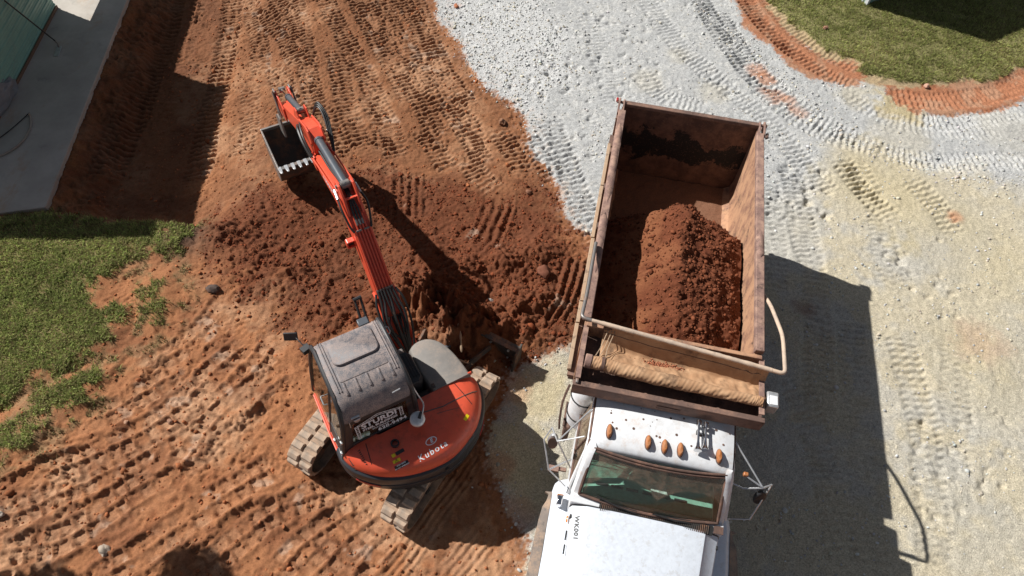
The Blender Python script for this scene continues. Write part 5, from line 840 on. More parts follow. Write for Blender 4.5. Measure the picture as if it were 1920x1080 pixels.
# front bulkhead and tailgate
m = MB(); m.box((0, Y0 - .03, (FZ + TZ + .1) / 2), (2 * XO + .02, .06, TZ + .1 - FZ)); m.build('front_wall', MAT['rustin'], bed, bevel=.008)
m = MB(); m.box((0, Y1 + .03, (FZ + TZ) / 2 - .02), (2 * XO + .02, .05, TZ - FZ - .02)); tg = m.build('tailgate', MAT['gatein'], bed, bevel=.006)
m = MB(); m.box((0, Y1 + .035, TZ - .03), (2 * XO + .02, .09, .075)); m.build('tailgate_rail', MAT['rust'], tg, bevel=.012)
for k in range(4): m = MB(); m.box((-.9 + k * .6, Y1 + .09, (FZ + TZ) / 2), (.08, .07, TZ - FZ - .2)); m.build('tailgate_post', MAT['rust'], tg)
for s in (-1, 1):
    m = MB(); m.prism([(-.16, -.10), (.16, -.16), (.17, .01), (.06, .05), (-.05, .03), (-.17, -.03)], s * (XO + .07), s * (XO + .10), lambda a, b, c: (c, Y1 - .05 + a, TZ + b)); hg = m.build('hinge_plate', MAT['rail'], bed, bevel=.006)
    m = MB(); m.prism([(-.16, -.10), (.12, -.16), (.15, .01), (.06, .04), (-.17, -.03)], s * (XO - .01), s * (XO + .02), lambda a, b, c: (c, Y1 - .05 + a, TZ + b)); m.build('hinge_plate', MAT['rail'], bed, bevel=.006)
    m = MB(); m.cyl((s * (XO - .04), Y1 + .03, TZ - .01), (s * (XO + .13), Y1 + .03, TZ - .01), .026, 10); m.build('hinge_pin', MAT['rail'], bed)
m = MB(); m.box((-XO - .13, Y1 + .06, TZ + .0), (.04, .07, .06)); m.build('marker_lamp', MAT['refl'], bed, bevel=.01)
for k in range(3): m = MB(); m.cyl((XO + .11 + .02 * k, Y1 - .22 + .05 * k, TZ - .05), (XO + .15, Y1 - .20 + .06 * k, TZ - .03 - .03 * k), .03 - .004 * k, 8); m.build('latch_link', MAT['rust'], bed)
# ---- cab shield reaching over the cab
LZ = TZ - .01
m = MB(); m.prism([(.03, 2.665), (Y0 - .06, 2.70), (Y0 - .06, 2.74), (.03, 2.705)], -XO - .02, XO + .04, lambda a, b, c: (c, a, b)); sh = m.build('cab_shield', MAT['rust'], TK)
m = MB(); m.prism([(.0, 2.665), (.035, 2.665), (.045, LZ - .015), (.0, LZ - .015)], -XO - .055, XO + .075, lambda a, b, c: (c, a, b)); m.build('shield_lip', MAT['rust'], sh)
m = MB(); m.box((.01, .038, LZ), (2 * XO + .135, .078, .03)); m.build('lip_flange', MAT['rust'], sh, bevel=.008)
for x in (-.72, -.27, .20, .66): m = MB(); m.prism([(.04, 2.71), (.04, LZ - .017), (.10, LZ - .02), (.17, 2.72)], x - .012, x + .012, lambda a, b, c: (c, a, b)); m.build('gusset', MAT['rust'], sh)
for s in (-1, 1):
    m = MB(); m.prism([(.08, 2.67), (Y0 - .065, 2.67), (Y0 - .065, TZ + .05), (.55, TZ + .04), (.30, LZ), (.08, LZ - .017)], s * (XO + .02) + .01 - .012, s * (XO + .02) + .01 + .012, lambda a, b, c: (c, a, b)); m.build('shield_side', MAT['rust'], sh)
    m = MB(); m.box((s * (XO + .01) + .005, .48, TZ + .055), (.07, .80, .02)); m.build('side_flange', MAT['rail'], sh, bevel=.004)
m = MB(); m.box((.05, -.004, 2.76), (.30, .012, .07)); m.build('name_plate', MAT['gasket'], sh, bevel=.004)
for x, y0_, y1_ in ((-XO - .005, .02, .34), (XO + .03, .12, .46)):
    m = MB(); m.box((x, (y0_ + y1_) / 2, LZ + .03), (.035, y1_ - y0_, .05), rz=.12 if x > 0 else 0); m.build('roller_bracket', MAT['steel'], sh, bevel=.006)
m = MB(); m.box((XO + .16, .33, 2.86), (.15, .22, .20)); tm = m.build('tarp_motor', MAT['silver'], TK, bevel=.02); m = MB(); m.box((XO + .165, .31, 2.965), (.10, .13, .012)); m.build('motor_cap', MAT['white'], tm, bevel=.004)
# ---- tarp: roll, hanging sheet, bow bar and arms
t = NT('tarp_cloth'); wv = t.noise(6, 6, .6); c_ = t.mix(t.ramp(wv, .3, .75), (.36, .20, .105), (.47, .29, .165)); c_ = t.mix(t.ramp(t.noise(3.1, 8, .7), .50, .68, 0, .85), c_, (.13, .075, .045)); t.color(c_); t.set(rough=.9); t.bump(t.noise(60, 4, .6), .08, .003); MAT['tarp'] = t.m
rollP = [(-1.10, .33, 2.985), (-.9, .325, 2.98), (-.6, .31, 2.97), (-.2, .295, 2.965), (.2, .28, 2.965), (.6, .265, 2.97), (1.0, .25, 2.98), (1.17, .245, 2.985)]
rp_ = catmull(rollP, 40); nseg = 30; rings = []
for i, p in enumerate(rp_):
    f = i / len(rp_); tw = f * 60; ring = []
    for k in range(nseg):
        a = k * 2 * math.pi / nseg; r = .076 + .012 * math.sin(f * 5) + .0030 * abs(math.sin(a * 2.5 + tw * 3.1 + 5 * mnoise.noise(Vector((f * 9, 4, 0))))) ** .6 + .0020 * math.sin(a * 4 + tw * 5.3 + 3 * mnoise.noise(Vector((f * 14, 0, 0)))) + .011 * mnoise.noise(Vector((f * 38 + a * 1.6, math.cos(a) * .8, math.sin(a) * .8))) + .006 * mnoise.noise(Vector((f * 12, a, 2)))
        if f < .06: r = .088
        ring.append((p.x, p.y + r * math.cos(a), p.z + r * math.sin(a)))
    rings.append(ring)
m = MB(); m.loft(rings); m.build('tarp_roll', MAT['tarp'], TK, smooth=80)
m = MB(); m.cyl((-1.115, .335, 2.985), (-1.02, .33, 2.985), .093, 24); m.build('roll_end', MAT['rail'], TK, bevel=.015)
m = MB(); m.cyl((-.90, .325, 2.985), (-.86, .325, 2.985), .097, 24); m.build('strap', MAT['gasket'], TK)
bar0, bar1 = Vector((-1.12, .82, 3.20)), Vector((1.22, .60, 3.20))
nx, ny = 110, 34; vs = []
for j in range(ny + 1):
    for i in range(nx + 1):
        u, v = i / nx, j / ny; x = -.93 + 2.15 * u; yb = bar0.y + (bar1.y - bar0.y) * (x - bar0.x) / (bar1.x - bar0.x); zb = 3.20 - .012
        yr = .335 - .085 * u + .03; zr = 2.985
        y = yb + (yr - yb) * (v ** 1.7) + .02; sag = .12 + .07 * math.exp(-((u - .32) / .25) ** 2); z = zb + (zr - .02 - zb) * min(1, v / .55) ** .9 - sag * math.sin(min(1, v / .98) * math.pi) ** 1.2 * (.55 + .45 * v)
        k = v ** .8
        fold = .034 * mnoise.noise(Vector((u * 8, v * 2.2, 1))) + .020 * mnoise.noise(Vector((u * 22, v * 3.5 + u * 6, 5))) + .008 * mnoise.noise(Vector((u * 55, v * 8, 9))); side = .022 * math.sin(u * 95) * max(0, (u - .80) / .2) * (1 - .5 * v) + .014 * math.sin(u * 120) * max(0, (.1 - u) / .1)
        vs.append((x, y + fold * .6 * k + side, z + fold * k + side * .4))
fs = [(j * (nx + 1) + i, j * (nx + 1) + i + 1, (j + 1) * (nx + 1) + i + 1, (j + 1) * (nx + 1) + i) for j in range(ny) for i in range(nx)]
m = MB(); m.add(vs, fs); ts = m.build('tarp_sheet', MAT['tarp'], TK, smooth=80); so = ts.modifiers.new('thick', 'SOLIDIFY'); so.thickness = .006; so.offset = 0
m = MB(); m.tube([Vector(vs[8 * (nx + 1) + i]) + Vector((0, -.002, .006)) for i in range(0, nx + 1, 4)], .0045, 5); m.build('seam', MAT['gasket'], ts)
# loose earth lying in the sag of the sheet
sg = Vector(vs[22 * (nx + 1) + 42]); px = sg.x + rng.normal(0, .13, 260); py = sg.y + rng.normal(0, .028, 260)
V, F = stones(px, py, rng.uniform(.006, .014, 260), .8, .3, zz=np.full(260, sg.z + .012)); o = soup('spilled_crumbs', V, F, tone_mat('spilled_crumbs', .95, .2), np.repeat(np.array([.34, .13, .07]) * rng.uniform(.6, 1.3, (260, 1)), len(ICO_V), 0), kind='stuff'); o.parent = ts
wrap = []
bp_ = [bar0.lerp(bar1, k / 60) for k in range(61)]
m = MB(); m.tube(bp_, [.030 + .007 * abs(mnoise.noise(Vector((k * .8, 0, 0)))) if 3 < k else .026 for k in range(61)], 10); m.build('tarp_bar', MAT['pale'], TK, smooth=70)
m = MB(); m.tube(arc_path([bar0, bar0 + Vector((-.14, .02, 0)), Vector((-1.24, 1.25, 3.14)), Vector((-1.235, 2.3, 2.98))], .12), .026, 10); m.build('tarp_arm', MAT['steel'], TK)
m = MB(); m.tube(arc_path([bar1, bar1 + Vector((.17, -.02, 0)), Vector((1.37, 1.15, 3.20)), Vector((1.30, 1.75, 2.98)), Vector((1.27, 3.0, 2.1))], .14), .027, 10); m.build('tarp_arm', MAT['pale'], TK)
for x0 in (-.93, -.88, -.84):
    m = MB(); m.tube([Vector((x0 + .05, .79, 3.08)), Vector((x0 - .01, .55, 3.0)), Vector((x0 - .06 + .04 * (x0 > -.86), .40, 3.04))], .006, 5); m.build('tie_cord', MAT['wood'], ts)
m = MB(); m.box((-.89, .80, 3.11), (.12, .02, .06)); m.build('grommet_plate', MAT['gasket'], ts, bevel=.004)
# ---- cab
CX = .05
def cabw(z): # half width of the cab at height z
    return 1.04 if z <= 1.72 else 1.04 - (z - 1.72) / .85 * .145
# roof: rings across, from the rear to the windshield header
rf = [(.46, 2.40), (.45, 2.56), (.40, 2.60), (.15, 2.625), (-.20, 2.63), (-.42, 2.615), (-.54, 2.585), (-.60, 2.545), (-.625, 2.505)]
rings = []
for y, z in rf:
    h = .905; n_ = 20; rings.append([(CX - h, y, z - .10)] + [(CX + h * math.sin(-math.pi / 2 + math.pi * k / n_) ** 1 if False else CX - h + 2 * h * k / n_, y, z - .055 * (abs(2 * k / n_ - 1)) ** 6 - .012 * (2 * k / n_ - 1) ** 2) for k in range(n_ + 1)] + [(CX + h, y, z - .10)])
m = MB(); m.loft(rings); t_roof = m.build('cab_roof', MAT['white'], TK, smooth=60)
TRT = BVHTree.FromObject(t_roof, bpy.context.evaluated_depsgraph_get())
def on_troof(x, y, l=0.):
    h = TRT.ray_cast(Vector((x, y, 4)), Vector((0, 0, -1))); return (h[0] if h[0] is not None else Vector((x, y, 2.6))) + Vector((0, 0, l))
for s in (-1, 1):
    m = MB(); m.tube([(CX + s * .915, .44, 2.50), (CX + s * .92, .1, 2.525), (CX + s * .92, -.3, 2.525), (CX + s * .915, -.60, 2.455)], .016, 8); m.build('drip_rail', MAT['gasket'], t_roof)
# lower cab: doors and rear wall
m = MB(); m.prism([(-.95, 1.10), (.45, 1.10), (.45, 1.74), (-.95, 1.74)], CX - .98, CX + .98, lambda a, b, c: (c, a, b)); m2 = MB()
m2.box((CX, .43, 1.80), (2.0, .05, 1.40)); m2.build('cab_back', MAT['white'], TK, bevel=.01)
m2 = MB(); m2.box((CX, -.27, 1.10), (2.0, 1.38, .06)); m2.build('cab_floor', MAT['darksteel'], TK)
for s in (-1, 1):
    def X(z, o=0.): return CX + s * (cabw(z) + o)
    m = MB(); m.loft([[(X(z), y0_, z), (X(z), y1_, z), (X(z) - s * .06, y1_, z), (X(z) - s * .06, y0_, z)] for z, y0_, y1_ in ((1.02, -.86, .44), (1.30, -.90, .44), (1.66, -.93, .44), (1.74, -.93, .44))]); dr = m.build('door', MAT['white'], TK, smooth=30, bevel=.012)
    def fr(nm, pts, rad, mat='white', par=None): mm = MB(); mm.tube([(X(z, o), y, z) for y, z, o in pts], rad, 8); return mm.build(nm, MAT[mat], par or dr)
    fr('window_frame', [(.40, 1.76, 0), (.40, 2.10, 0), (.37, 2.46, 0), (-.50, 2.46, 0), (-.62, 2.38, 0), (-.92, 1.78, 0)], .034)
    fr('window_seal', [(.34, 1.77, .004), (-.88, 1.77, .004)], .018, 'gasket'); fr('window_seal', [(-.40, 1.78, .0), (-.42, 2.43, 0)], .014, 'gasket')
    gq = [(.38, 1.76), (-.90, 1.76), (-.61, 2.37), (-.50, 2.45), (.36, 2.45)]
    mm = MB(); mm.add([(X(z, o), y, z) for o in (-.01, -.016) for y, z in gq], [(0, 1, 2, 3, 4), (9, 8, 7, 6, 5)] + [(i, (i + 1) % 5, 5 + (i + 1) % 5, 5 + i) for i in range(5)]); mm.build('side_window', MAT['wglass'], dr, smooth=0)
    fr('door_gap', [(-.87, 1.08, .004), (-.92, 1.70, .004)], .006, 'ink'); fr('door_gap', [(.36, 1.08, .004), (.36, 1.72, .004)], .006, 'ink')
    mm = MB(); mm.box((X(1.6, .02), .22, 1.58), (.04, .16, .05)); mm.build('door_handle', MAT['chrome'], dr, bevel=.01)
    # windshield pillar
    mm = MB(); mm.loft([[(CX + s * (w_ + .012), y + .03, z), (CX + s * (w_ - .02), y - .035, z + .005), (CX + s * (w_ - .085), y - .045, z + .005), (CX + s * (w_ - .06), y + .04, z)] for w_, y, z in ((1.0, -1.02, 1.80), (.975, -.88, 2.06), (.925, -.66, 2.46), (.90, -.58, 2.53))]); mm.build('pillar', MAT['white'], TK, smooth=50)
# windshield: bowed pane in a rusty gasket
def ws(u, v, o=0.): # u -1..1 across, v 0 bottom .. 1 top
    hw = .905 + (.845 - .905) * v; z = 1.905 + (2.475 - 1.905) * v; y = -1.035 + (-.635 + 1.035) * v - .075 * (1 - u * u) + .0; n_ = unit(Vector((0, -.57, .42)))
    return Vector((CX + hw * u, y, z)) + n_ * o
nu, nv_ = 24, 8
m = MB(); m.add([ws(-1 + 2 * i / nu, j / nv_, o) for o in (0, .006) for j in range(nv_ + 1) for i in range(nu + 1)], [(j * (nu + 1) + i, j * (nu + 1) + i + 1, (j + 1) * (nu + 1) + i + 1, (j + 1) * (nu + 1) + i) for j in range(nv_) for i in range(nu)] + [((nu + 1) * (nv_ + 1) + (j + 1) * (nu + 1) + i, (nu + 1) * (nv_ + 1) + (j + 1) * (nu + 1) + i + 1, (nu + 1) * (nv_ + 1) + j * (nu + 1) + i + 1, (nu + 1) * (nv_ + 1) + j * (nu + 1) + i) for j in range(nv_) for i in range(nu)]); wsh = m.build('windshield', MAT['wglass'], TK, smooth=60)
loop = [ws(-1 + 2 * k / 20, 1, .006) for k in range(21)] + [ws(1, 1 - k / 8, .006) for k in range(1, 9)] + [ws(1 - 2 * k / 20, 0, .006) for k in range(1, 21)] + [ws(-1, k / 8, .006) for k in range(1, 9)]
m = MB(); m.tube(loop, .023, 8, False); m.build('windshield_gasket', MAT['gasket'], wsh)
m = MB(); m.tube([ws(-1 + 2 * k / 20, 1.06, .012) for k in range(21)], .018, 8); m.build('windshield_header', MAT['gasket'], wsh)
for x0, x1 in ((-.25, -.62), (.35, .02), (.55, .95)):
    pass
for a, b, c in (((-.15, -.03), (-.75, .10), .012), ((.62, -.03), (.10, .05), .012)):
    m = MB(); m.tube([ws(*a, .03), ws((a[0] + b[0]) / 2, (a[1] + b[1]) / 2, .045), ws(*b, .028)], .009, 6); m.build('wiper', MAT['ink'], TK)
    m = MB(); m.tube([ws(a[0] - .55, .03, .02), ws(a[0], .02, .02)], .007, 5); m.build('wiper_blade', MAT['ink'], TK)
# interior: dash, wheel, seats
m = MB(); m.prism([(-1.0, 1.60), (-1.0, 1.86), (-.62, 1.90), (-.50, 1.82), (-.50, 1.45)], CX - .86, CX + .86, lambda a, b, c: (c, a, b)); ds = m.build('dashboard', MAT['green'], TK, bevel=.03, segs=3)
for x in (-.62, -.42, -.22, .0, .2, .42): m = MB(); m.box((CX + x, -.84, 1.885), (.16, .035, .012), rx=.1); m.build('dash_vent', MAT['ink'], ds)
for x, w_ in ((-.5, .50), (.45, .55)):
    m = MB(); m.box((CX + x, -.05, 1.52), (w_, .5, .16)); m.box((CX + x, .25, 1.86), (w_, .14, .70), rx=-.1); m.build('seat', MAT['greenseat'] if x < 0 else MAT['green'], TK, bevel=.05, segs=3)
m = MB(); ctr = Vector((CX + .45, -.42, 1.93)); ax = unit(Vector((0, .5, .85))); a1 = Vector((1, 0, 0)); b1 = ax.cross(a1); m.tube([ctr + (a1 * math.cos(i * 2 * math.pi / 32) + b1 * math.sin(i * 2 * math.pi / 32)) * .235 for i in range(33)], .016, 8, False); sw_ = m.build('steering_wheel', MAT['ink'], TK); m = MB(); m.tube([ctr, ctr - ax * .3], .03, 8); m.tube([ctr - a1 * .23, ctr + a1 * .23], .014, 6); m.build('steering_column', MAT['ink'], sw_)
m = MB(); m.box((CX + .12, -.78, 1.92), (.20, .16, .012), rz=.3, rx=-.1); m.build('clipboard', MAT['paper'], TK)
# ---- cowl, hood, fenders
m = MB(); m.prism([(-.97, 1.10), (-.97, 1.80), (-1.05, 1.885), (-1.15, 1.865), (-1.15, 1.10)], CX - 1.0, CX + 1.0, lambda a, b, c: (c, a, b)); m.build('cowl', MAT['white'], TK, smooth=30, bevel=.012)
m = MB(); m.prism([(-1.20, 1.85), (-1.085, 1.888), (-1.085, 1.896), (-1.20, 1.86)], CX - .62, CX + .86, lambda a, b, c: (c, a, b)); gr = m.build('cowl_grille', MAT['ink'], TK)
for k in range(58): m = MB(); m.box((CX - .60 + k * .0245, -1.142, 1.886), (.010, .105, .014), rx=.30); m.build('slat', MAT['darksteel'], gr, smooth=0)
m = MB(); m.box((CX + .93, -1.12, 1.885), (.12, .10, .012)); m.build('cowl_plate', MAT['gasket'], TK)
def hood_sec(y):
    f = (-1.16 - y) / 2.1; f = max(0, min(1, f)); top = 1.862 - .30 * f - .06 * f * f; c = .775 - .15 * f; s_ = .99 - .19 * f; dz = .10 + .05 * f
    return [(-s_ - .005, top - .42), (-s_, top - dz - .09), (-s_ + .03, top - dz), (-c - .012, top - .012), (-c, top + .004), (-c + .03, top + .010), (-c * .5, top + .028), (0, top + .034), (c * .5, top + .028), (c - .03, top + .010), (c, top + .004), (c + .012, top - .012), (s_ - .03, top - dz), (s_, top - dz - .09), (s_ + .005, top - .42)]
m = MB(); m.loft([[(CX + x, y, z) for x, z in hood_sec(y)] for y in (-1.165, -1.18, -1.5, -1.9, -2.3, -2.7, -3.1, -3.22)]); hood = m.build('hood', MAT['hood'], TK, smooth=28, bevel=0)
HT = BVHTree.FromObject(hood, bpy.context.evaluated_depsgraph_get())
for s in (-1, 1):
    # fender: top skin over the wheel, running forward
    sec = lambda y: [(CX + s * .80, y, 1.24), (CX + s * .80, y, 1.42), (CX + s * 1.0, y, 1.425 - .03 * max(0, -y - 1.6)), (CX + s * 1.16, y, 1.40 - .04 * max(0, -y - 1.6)), (CX + s * 1.235, y, 1.34 - .05 * max(0, -y - 1.6)), (CX + s * 1.245, y, 1.20 - .05 * max(0, -y - 1.6))]
    m = MB(); rg_ = [[(p[0] if i < 2 else CX + s * (.80 + (abs(p[0] - CX) - .80) * k), p[1], p[2]) for i, p in enumerate(sec(y))] for y, k in ((-.70, .72), (-.725, .86), (-.78, .96), (-.9, 1), (-1.4, 1), (-2.0, 1), (-2.6, 1), (-3.0, .96), (-3.15, .88))]
    m.loft(rg_); fd = m.build('fender', MAT['hood'], TK, smooth=50)
    # faded rubber flare along the fender edge
    fl = [[(CX + s * (1.235 + o0), y, zz - .03 - .05 * max(0, -y - 1.6)), (CX + s * (1.235 + o0), y, zz + .005 - .05 * max(0, -y - 1.6)), (CX + s * (1.235 + wd), y, zz - .04 - .05 * max(0, -y - 1.6)), (CX + s * (1.235 + wd), y, zz - .10 - .05 * max(0, -y - 1.6))] for y, wd, zz, o0 in ((-.90, .10, 1.33, 0), (-.93, .045, 1.34, 0), (-1.03, .06, 1.345, 0), (-1.12, .10, 1.345, 0), (-1.3, .12, 1.345, 0), (-1.7, .14, 1.345, 0), (-2.1, .145, 1.345, 0), (-2.6, .13, 1.34, 0), (-3.0, .08, 1.32, 0))]
    m = MB(); m.loft(fl); m.build('fender_flare', MAT['flare'], fd, smooth=40)
# bumper and grille (ahead of the picture edge)
m = MB(); m.box((CX, -3.45, .75), (2.3, .18, .34)); m.build('bumper', MAT['chrome'], TK, bevel=.04); m = MB(); m.box((CX, -3.24, 1.15), (1.1, .08, .60)); m.build('grille', MAT['chrome'], TK, bevel=.02)
for s in (-1, 1): m = MB(); m.cyl((CX + s * .85, -3.20, 1.05), (CX + s * .85, -3.30, 1.05), .12, 20); m.build('headlight', MAT['silver'], TK)
m = MB(); m.tube([(CX + x_, -1.163, z_ + .003) for x_, z_ in hood_sec(-1.165)[1:-1]], .006, 5); m.build('panel_gap', MAT['ink'], hood)
for s in (-1, 1): m = MB(); m.box((CX + s * .955, -1.30, 1.70), (.03, .05, .09)); m.build('hood_latch', MAT['ink'], hood, bevel=.006)
# fender mirror lamp, side marker, vents, number
m = MB(); m.box((-1.075, -1.06, 1.50), (.075, .13, .13)); fm = m.build('signal_lamp', MAT['chrome'], TK, bevel=.012); m = MB(); m.box((-1.075, -.985, 1.50), (.085, .02, .10)); m.build('lens', MAT['amber'], fm, bevel=.006)
hs = lambda y, k=.5: (hood_sec(y)[1], hood_sec(y)[2])
def on_side(y, frac):
    a, b = hood_sec(y)[2], hood_sec(y)[3]; x = a[0] + (b[0] - a[0]) * frac; z = a[1] + (b[1] - a[1]) * frac; return Vector((CX + x, y, z))
m = MB(); c0 = Vector((CX - .975, -1.33, 1.67)); m.loft([[c0 + Vector((-.012 - .02 * (k == 1), math.cos(a) * .05 * (1 - .3 * k), math.sin(a) * .035 * (1 - .3 * k))) for a in [i * 2 * math.pi / 16 for i in range(16)]] for k in (0, 1)]); m.build('side_marker', MAT['orange'], TK)
for y in (-1.52, -1.70): m = MB(); m.box((CX - .985 + .2 * (-y - 1.5) * .1 + .012, y, 1.60), (.02, .12, .028)); m.build('hood_vent', MAT['ink'], hood)
d_ = unit(on_side(-1.7, .35) - on_side(-1.25, .35)); nrm_up = unit(on_side(-1.45, .9) - on_side(-1.45, .1))
place_print('lettering', text_mesh('WK001', .085, .004, spacing=1.15), MAT['ink'], hood, on_side(-1.44, .42), d_, nrm_up, onto=hood, lift=.004)
# roof lamps, horns, antenna
for x, y in ((-.64, -.40), (-.14, -.445), (.07, -.455), (.27, -.455), (.76, -.43)):
    p = on_troof(x, y); m = MB(); m.loft([[p + Vector((math.cos(a) * wx, (math.sin(a) * ly) + oy, h)) for a in [i * 2 * math.pi / 18 for i in range(18)]] for wx, ly, oy, h in ((.036, .095, 0, -.015), (.036, .095, 0, .02), (.030, .08, -.006, .055), (.018, .05, -.02, .075))]); rl = m.build('roof_lamp', MAT['amber'], t_roof, smooth=55); m = MB(); m.loft([[p + Vector((math.cos(a) * .044 * k_, math.sin(a) * .104 * k_, h)) for a in [i * 2 * math.pi / 18 for i in range(18)]] for k_, h in ((1, -.012), (1, .008), (.9, .012))]); m.build('lamp_base', MAT['gasket'], rl)
for x, l in ((.465, .36), (.555, .32)):
    m = MB(); y0_ = -.46 if x < .5 else -.43; path = [(x, y0_, 2.70), (x, y0_ + .02, 2.70), (x, y0_ + .06, 2.70), (x, y0_ + .14, 2.70), (x, y0_ + l, 2.70)]; m.tube(path, [.052, .046, .026, .017, .014], 16); m.cyl((x, y0_ + l - .02, 2.70), (x, y0_ + l + .05, 2.70), .036, 14); hn = m.build('air_horn', MAT['chrome'], t_roof, smooth=50)
    m = MB(); m.box((x, y0_ + l * .75, 2.66), (.03, .05, .07)); m.build('horn_mount', MAT['ink'], hn)
# spots of rust on the roof
for k in range(26):
    x, y = rnd.uniform(-.75, .9), rnd.uniform(-.5, .0); p = on_troof(x, y, .0015); r = rnd.uniform(.006, .02); m = MB(); m.loft([[p + Vector((math.cos(a) * r, math.sin(a) * r, dz)) for a in [i * 2 * math.pi / 10 for i in range(10)]] for dz in (-.002, .0012)]); m.build('rust_spot', MAT['gasket'], t_roof)
# air cleaner, step box and stack under the left of the bed
m = MB(); m.tube([(-.98, .33, 1.25), (-.98, .33, 2.20), (-.98, .33, 2.32)], [.20, .20, .10], 24); ac = m.build('air_cleaner', MAT['white'], TK, smooth=50)
for z in (1.5, 2.05): m = MB(); m.tube([Vector((-.98 + .206 * math.cos(a), .33 + .206 * math.sin(a), z)) for a in [i * 2 * math.pi / 28 for i in range(29)]], .012, 6, False); m.build('clamp_band', MAT['ink'], ac)
m = MB(); m.box((-1.13, .36, .95), (.10, .42, .5)); m.build('step_box', MAT['rust'], TK, bevel=.02); m = MB(); m.box((-1.19, .36, 1.215), (.03, .40, .04)); m.build('step_edge', MAT['gasket'], TK, bevel=.008)
m = MB(); m.box((1.08, .05, .80), (.32, .9, .48)); m.build('fuel_tank', MAT['steel'], TK, bevel=.08, segs=4)
m = MB(); m.box((-1.21, -.36, .78), (.16, .09, .06)); m.box((-1.10, -.34, .77), (.16, .06, .04)); m.build('step_peg', MAT['rail'], TK, bevel=.008)
m = MB(); m.tube(catmull([(-1.22, .50, 1.9), (-1.27, .36, 1.6), (-1.26, .25, 1.2), (-1.24, .2, 1.0)], 5), .018, 6); m.build('hanging_strap', MAT['gasket'], TK)
# ---- mirrors on tube frames
def rods(nm, segs, r, mat, par):
    for sgm in segs: mm = MB(); mm.tube(sgm, r, 7); mm.build(nm, MAT[mat], par)
H_ = Vector((-1.26, -.52, 2.22)); A_ = Vector((-1.36, -.30, 2.12)); B_ = Vector((-1.44, -.42, 1.95)); Cc = Vector((-1.30, -.74, 1.72))
m = MB(); m.loft([[Vector((-1.315, -.43, 2.0)) + Vector((.075 * math.cos(a) * k, .03 * (h - .5) * 2 + .02 * math.sin(a), .155 * math.sin(a) * k)) for a in [i * 2 * math.pi / 24 for i in range(24)]] for k, h in ((.8, 0.), (1, .3), (1, .7), (.92, 1.))]); ml = m.build('side_mirror', MAT['silver'], TK, smooth=50)
m = MB(); m.loft([[Vector((-1.315, -.475 + dy, 2.0)) + Vector((.066 * math.cos(a), .02 * math.sin(a), .14 * math.sin(a))) for a in [i * 2 * math.pi / 24 for i in range(24)]] for dy in (0, .008)]); m.build('mirror_face', MAT['gasket'], ml)
rods('mirror_rod', [[H_, Vector((-.90, -.10, 2.50))], [H_, Vector((-.93, -.46, 2.42))], [H_, A_], [A_, B_, Cc], [Cc, Vector((-1.02, -.55, 1.78))], [Cc, Vector((-1.03, -.86, 1.55))], [H_, Vector((-1.02, -.70, 1.85))]], .011, 'silver', ml)
Hr = Vector((1.41, -.60, 2.30)); Ar = Vector((1.55, -.50, 2.22)); Br = Vector((1.42, -.84, 1.75))
m = MB(); m.loft([[Vector((1.46, -.62, 2.02)) + Vector((.075 * math.cos(a) * k, .03 * (h - .5) * 2 + .02 * math.sin(a), .155 * math.sin(a) * k)) for a in [i * 2 * math.pi / 24 for i in range(24)]] for k, h in ((.8, 0.), (1, .3), (1, .7), (.92, 1.))]); mr = m.build('side_mirror', MAT['black'], TK, smooth=50)
rods('mirror_rod', [[Hr, Vector((.99, -.14, 2.50))], [Hr, Vector((1.20, -.55, 2.40)), Vector((1.16, -.52, 2.40))], [Hr, Ar], [Ar, Br, Vector((1.06, -.86, 1.58))], [Hr, Vector((1.20, -.62, 2.2)), Vector((.98, -.56, 2.2))]], .012, 'silver', mr)
m = MB(); m.box((1.155, -.515, 2.41), (.06, .05, .06)); m.build('clearance_lamp', MAT['amber'], mr, bevel=.01)
# ---- the load of earth in the bed (a heap of its own)
LX = np.arange(-1.10, 1.1001, .0175); LY = np.arange(Y0 + .01, Y1 - .01, .0175); lx, ly = np.meshgrid(LX, LY)
cx = .06 + .05 * np.sin(ly * 1.3); rear_f = sstep(ly + .16 * fbm(lx, ly, 3, 3, 512) + .30 * np.abs(lx - .05), 4.72, 3.75); peak = 2.40 + .10 * np.exp(-((ly - 2.3) / .8) ** 2) - .05 * sstep(ly, 3.4, 4.2)
hh = FZ + .03 + (peak - FZ) * rear_f * (1 - np.where(lx < cx, .40, .20) * np.clip(np.abs(lx - cx) / .95, 0, 1.2) ** 1.2)
for dx_, dy_, r_, a_ in ((.25, 3.35, .50, .16), (-.12, 2.55, .55, .12), (.55, 2.2, .45, .16), (.15, 1.55, .5, .14), (-.35, 1.7, .4, .08), (.72, 3.0, .35, .12)): hh = hh + a_ * np.exp(-((lx - dx_) ** 2 + (ly - dy_) ** 2) / r_ ** 2) * rear_f
ridge_ = np.exp(-((lx - .05 - .25 * (ly - 2.6) * .35) / .16) ** 2) * sstep(ly, 1.6, 2.4) * .06 * rear_f
hh = hh + ridge_ + rear_f * (fbm(lx, ly, 2.2, 4, 500) * .10 + (.15 - np.abs(fbm(lx, ly, 5, 4, 505))) * .10 * sstep(lx + .5 * fbm(lx, ly, 2, 3, 515), -.35, .4) + fbm(lx, ly, 15, 3, 508) * .022) + (1 - rear_f) * .015 * fbm(lx, ly, 6, 3, 509)
hh = np.minimum(hh, TZ + .05); n0, n1 = lx.shape
V = np.stack([lx, ly, hh], -1).reshape(-1, 3); ii, jj = np.meshgrid(np.arange(n1 - 1), np.arange(n0 - 1)); b0 = (jj * n1 + ii).reshape(-1); F = np.stack([b0, b0 + 1, b0 + 1 + n1, b0 + n1], -1)
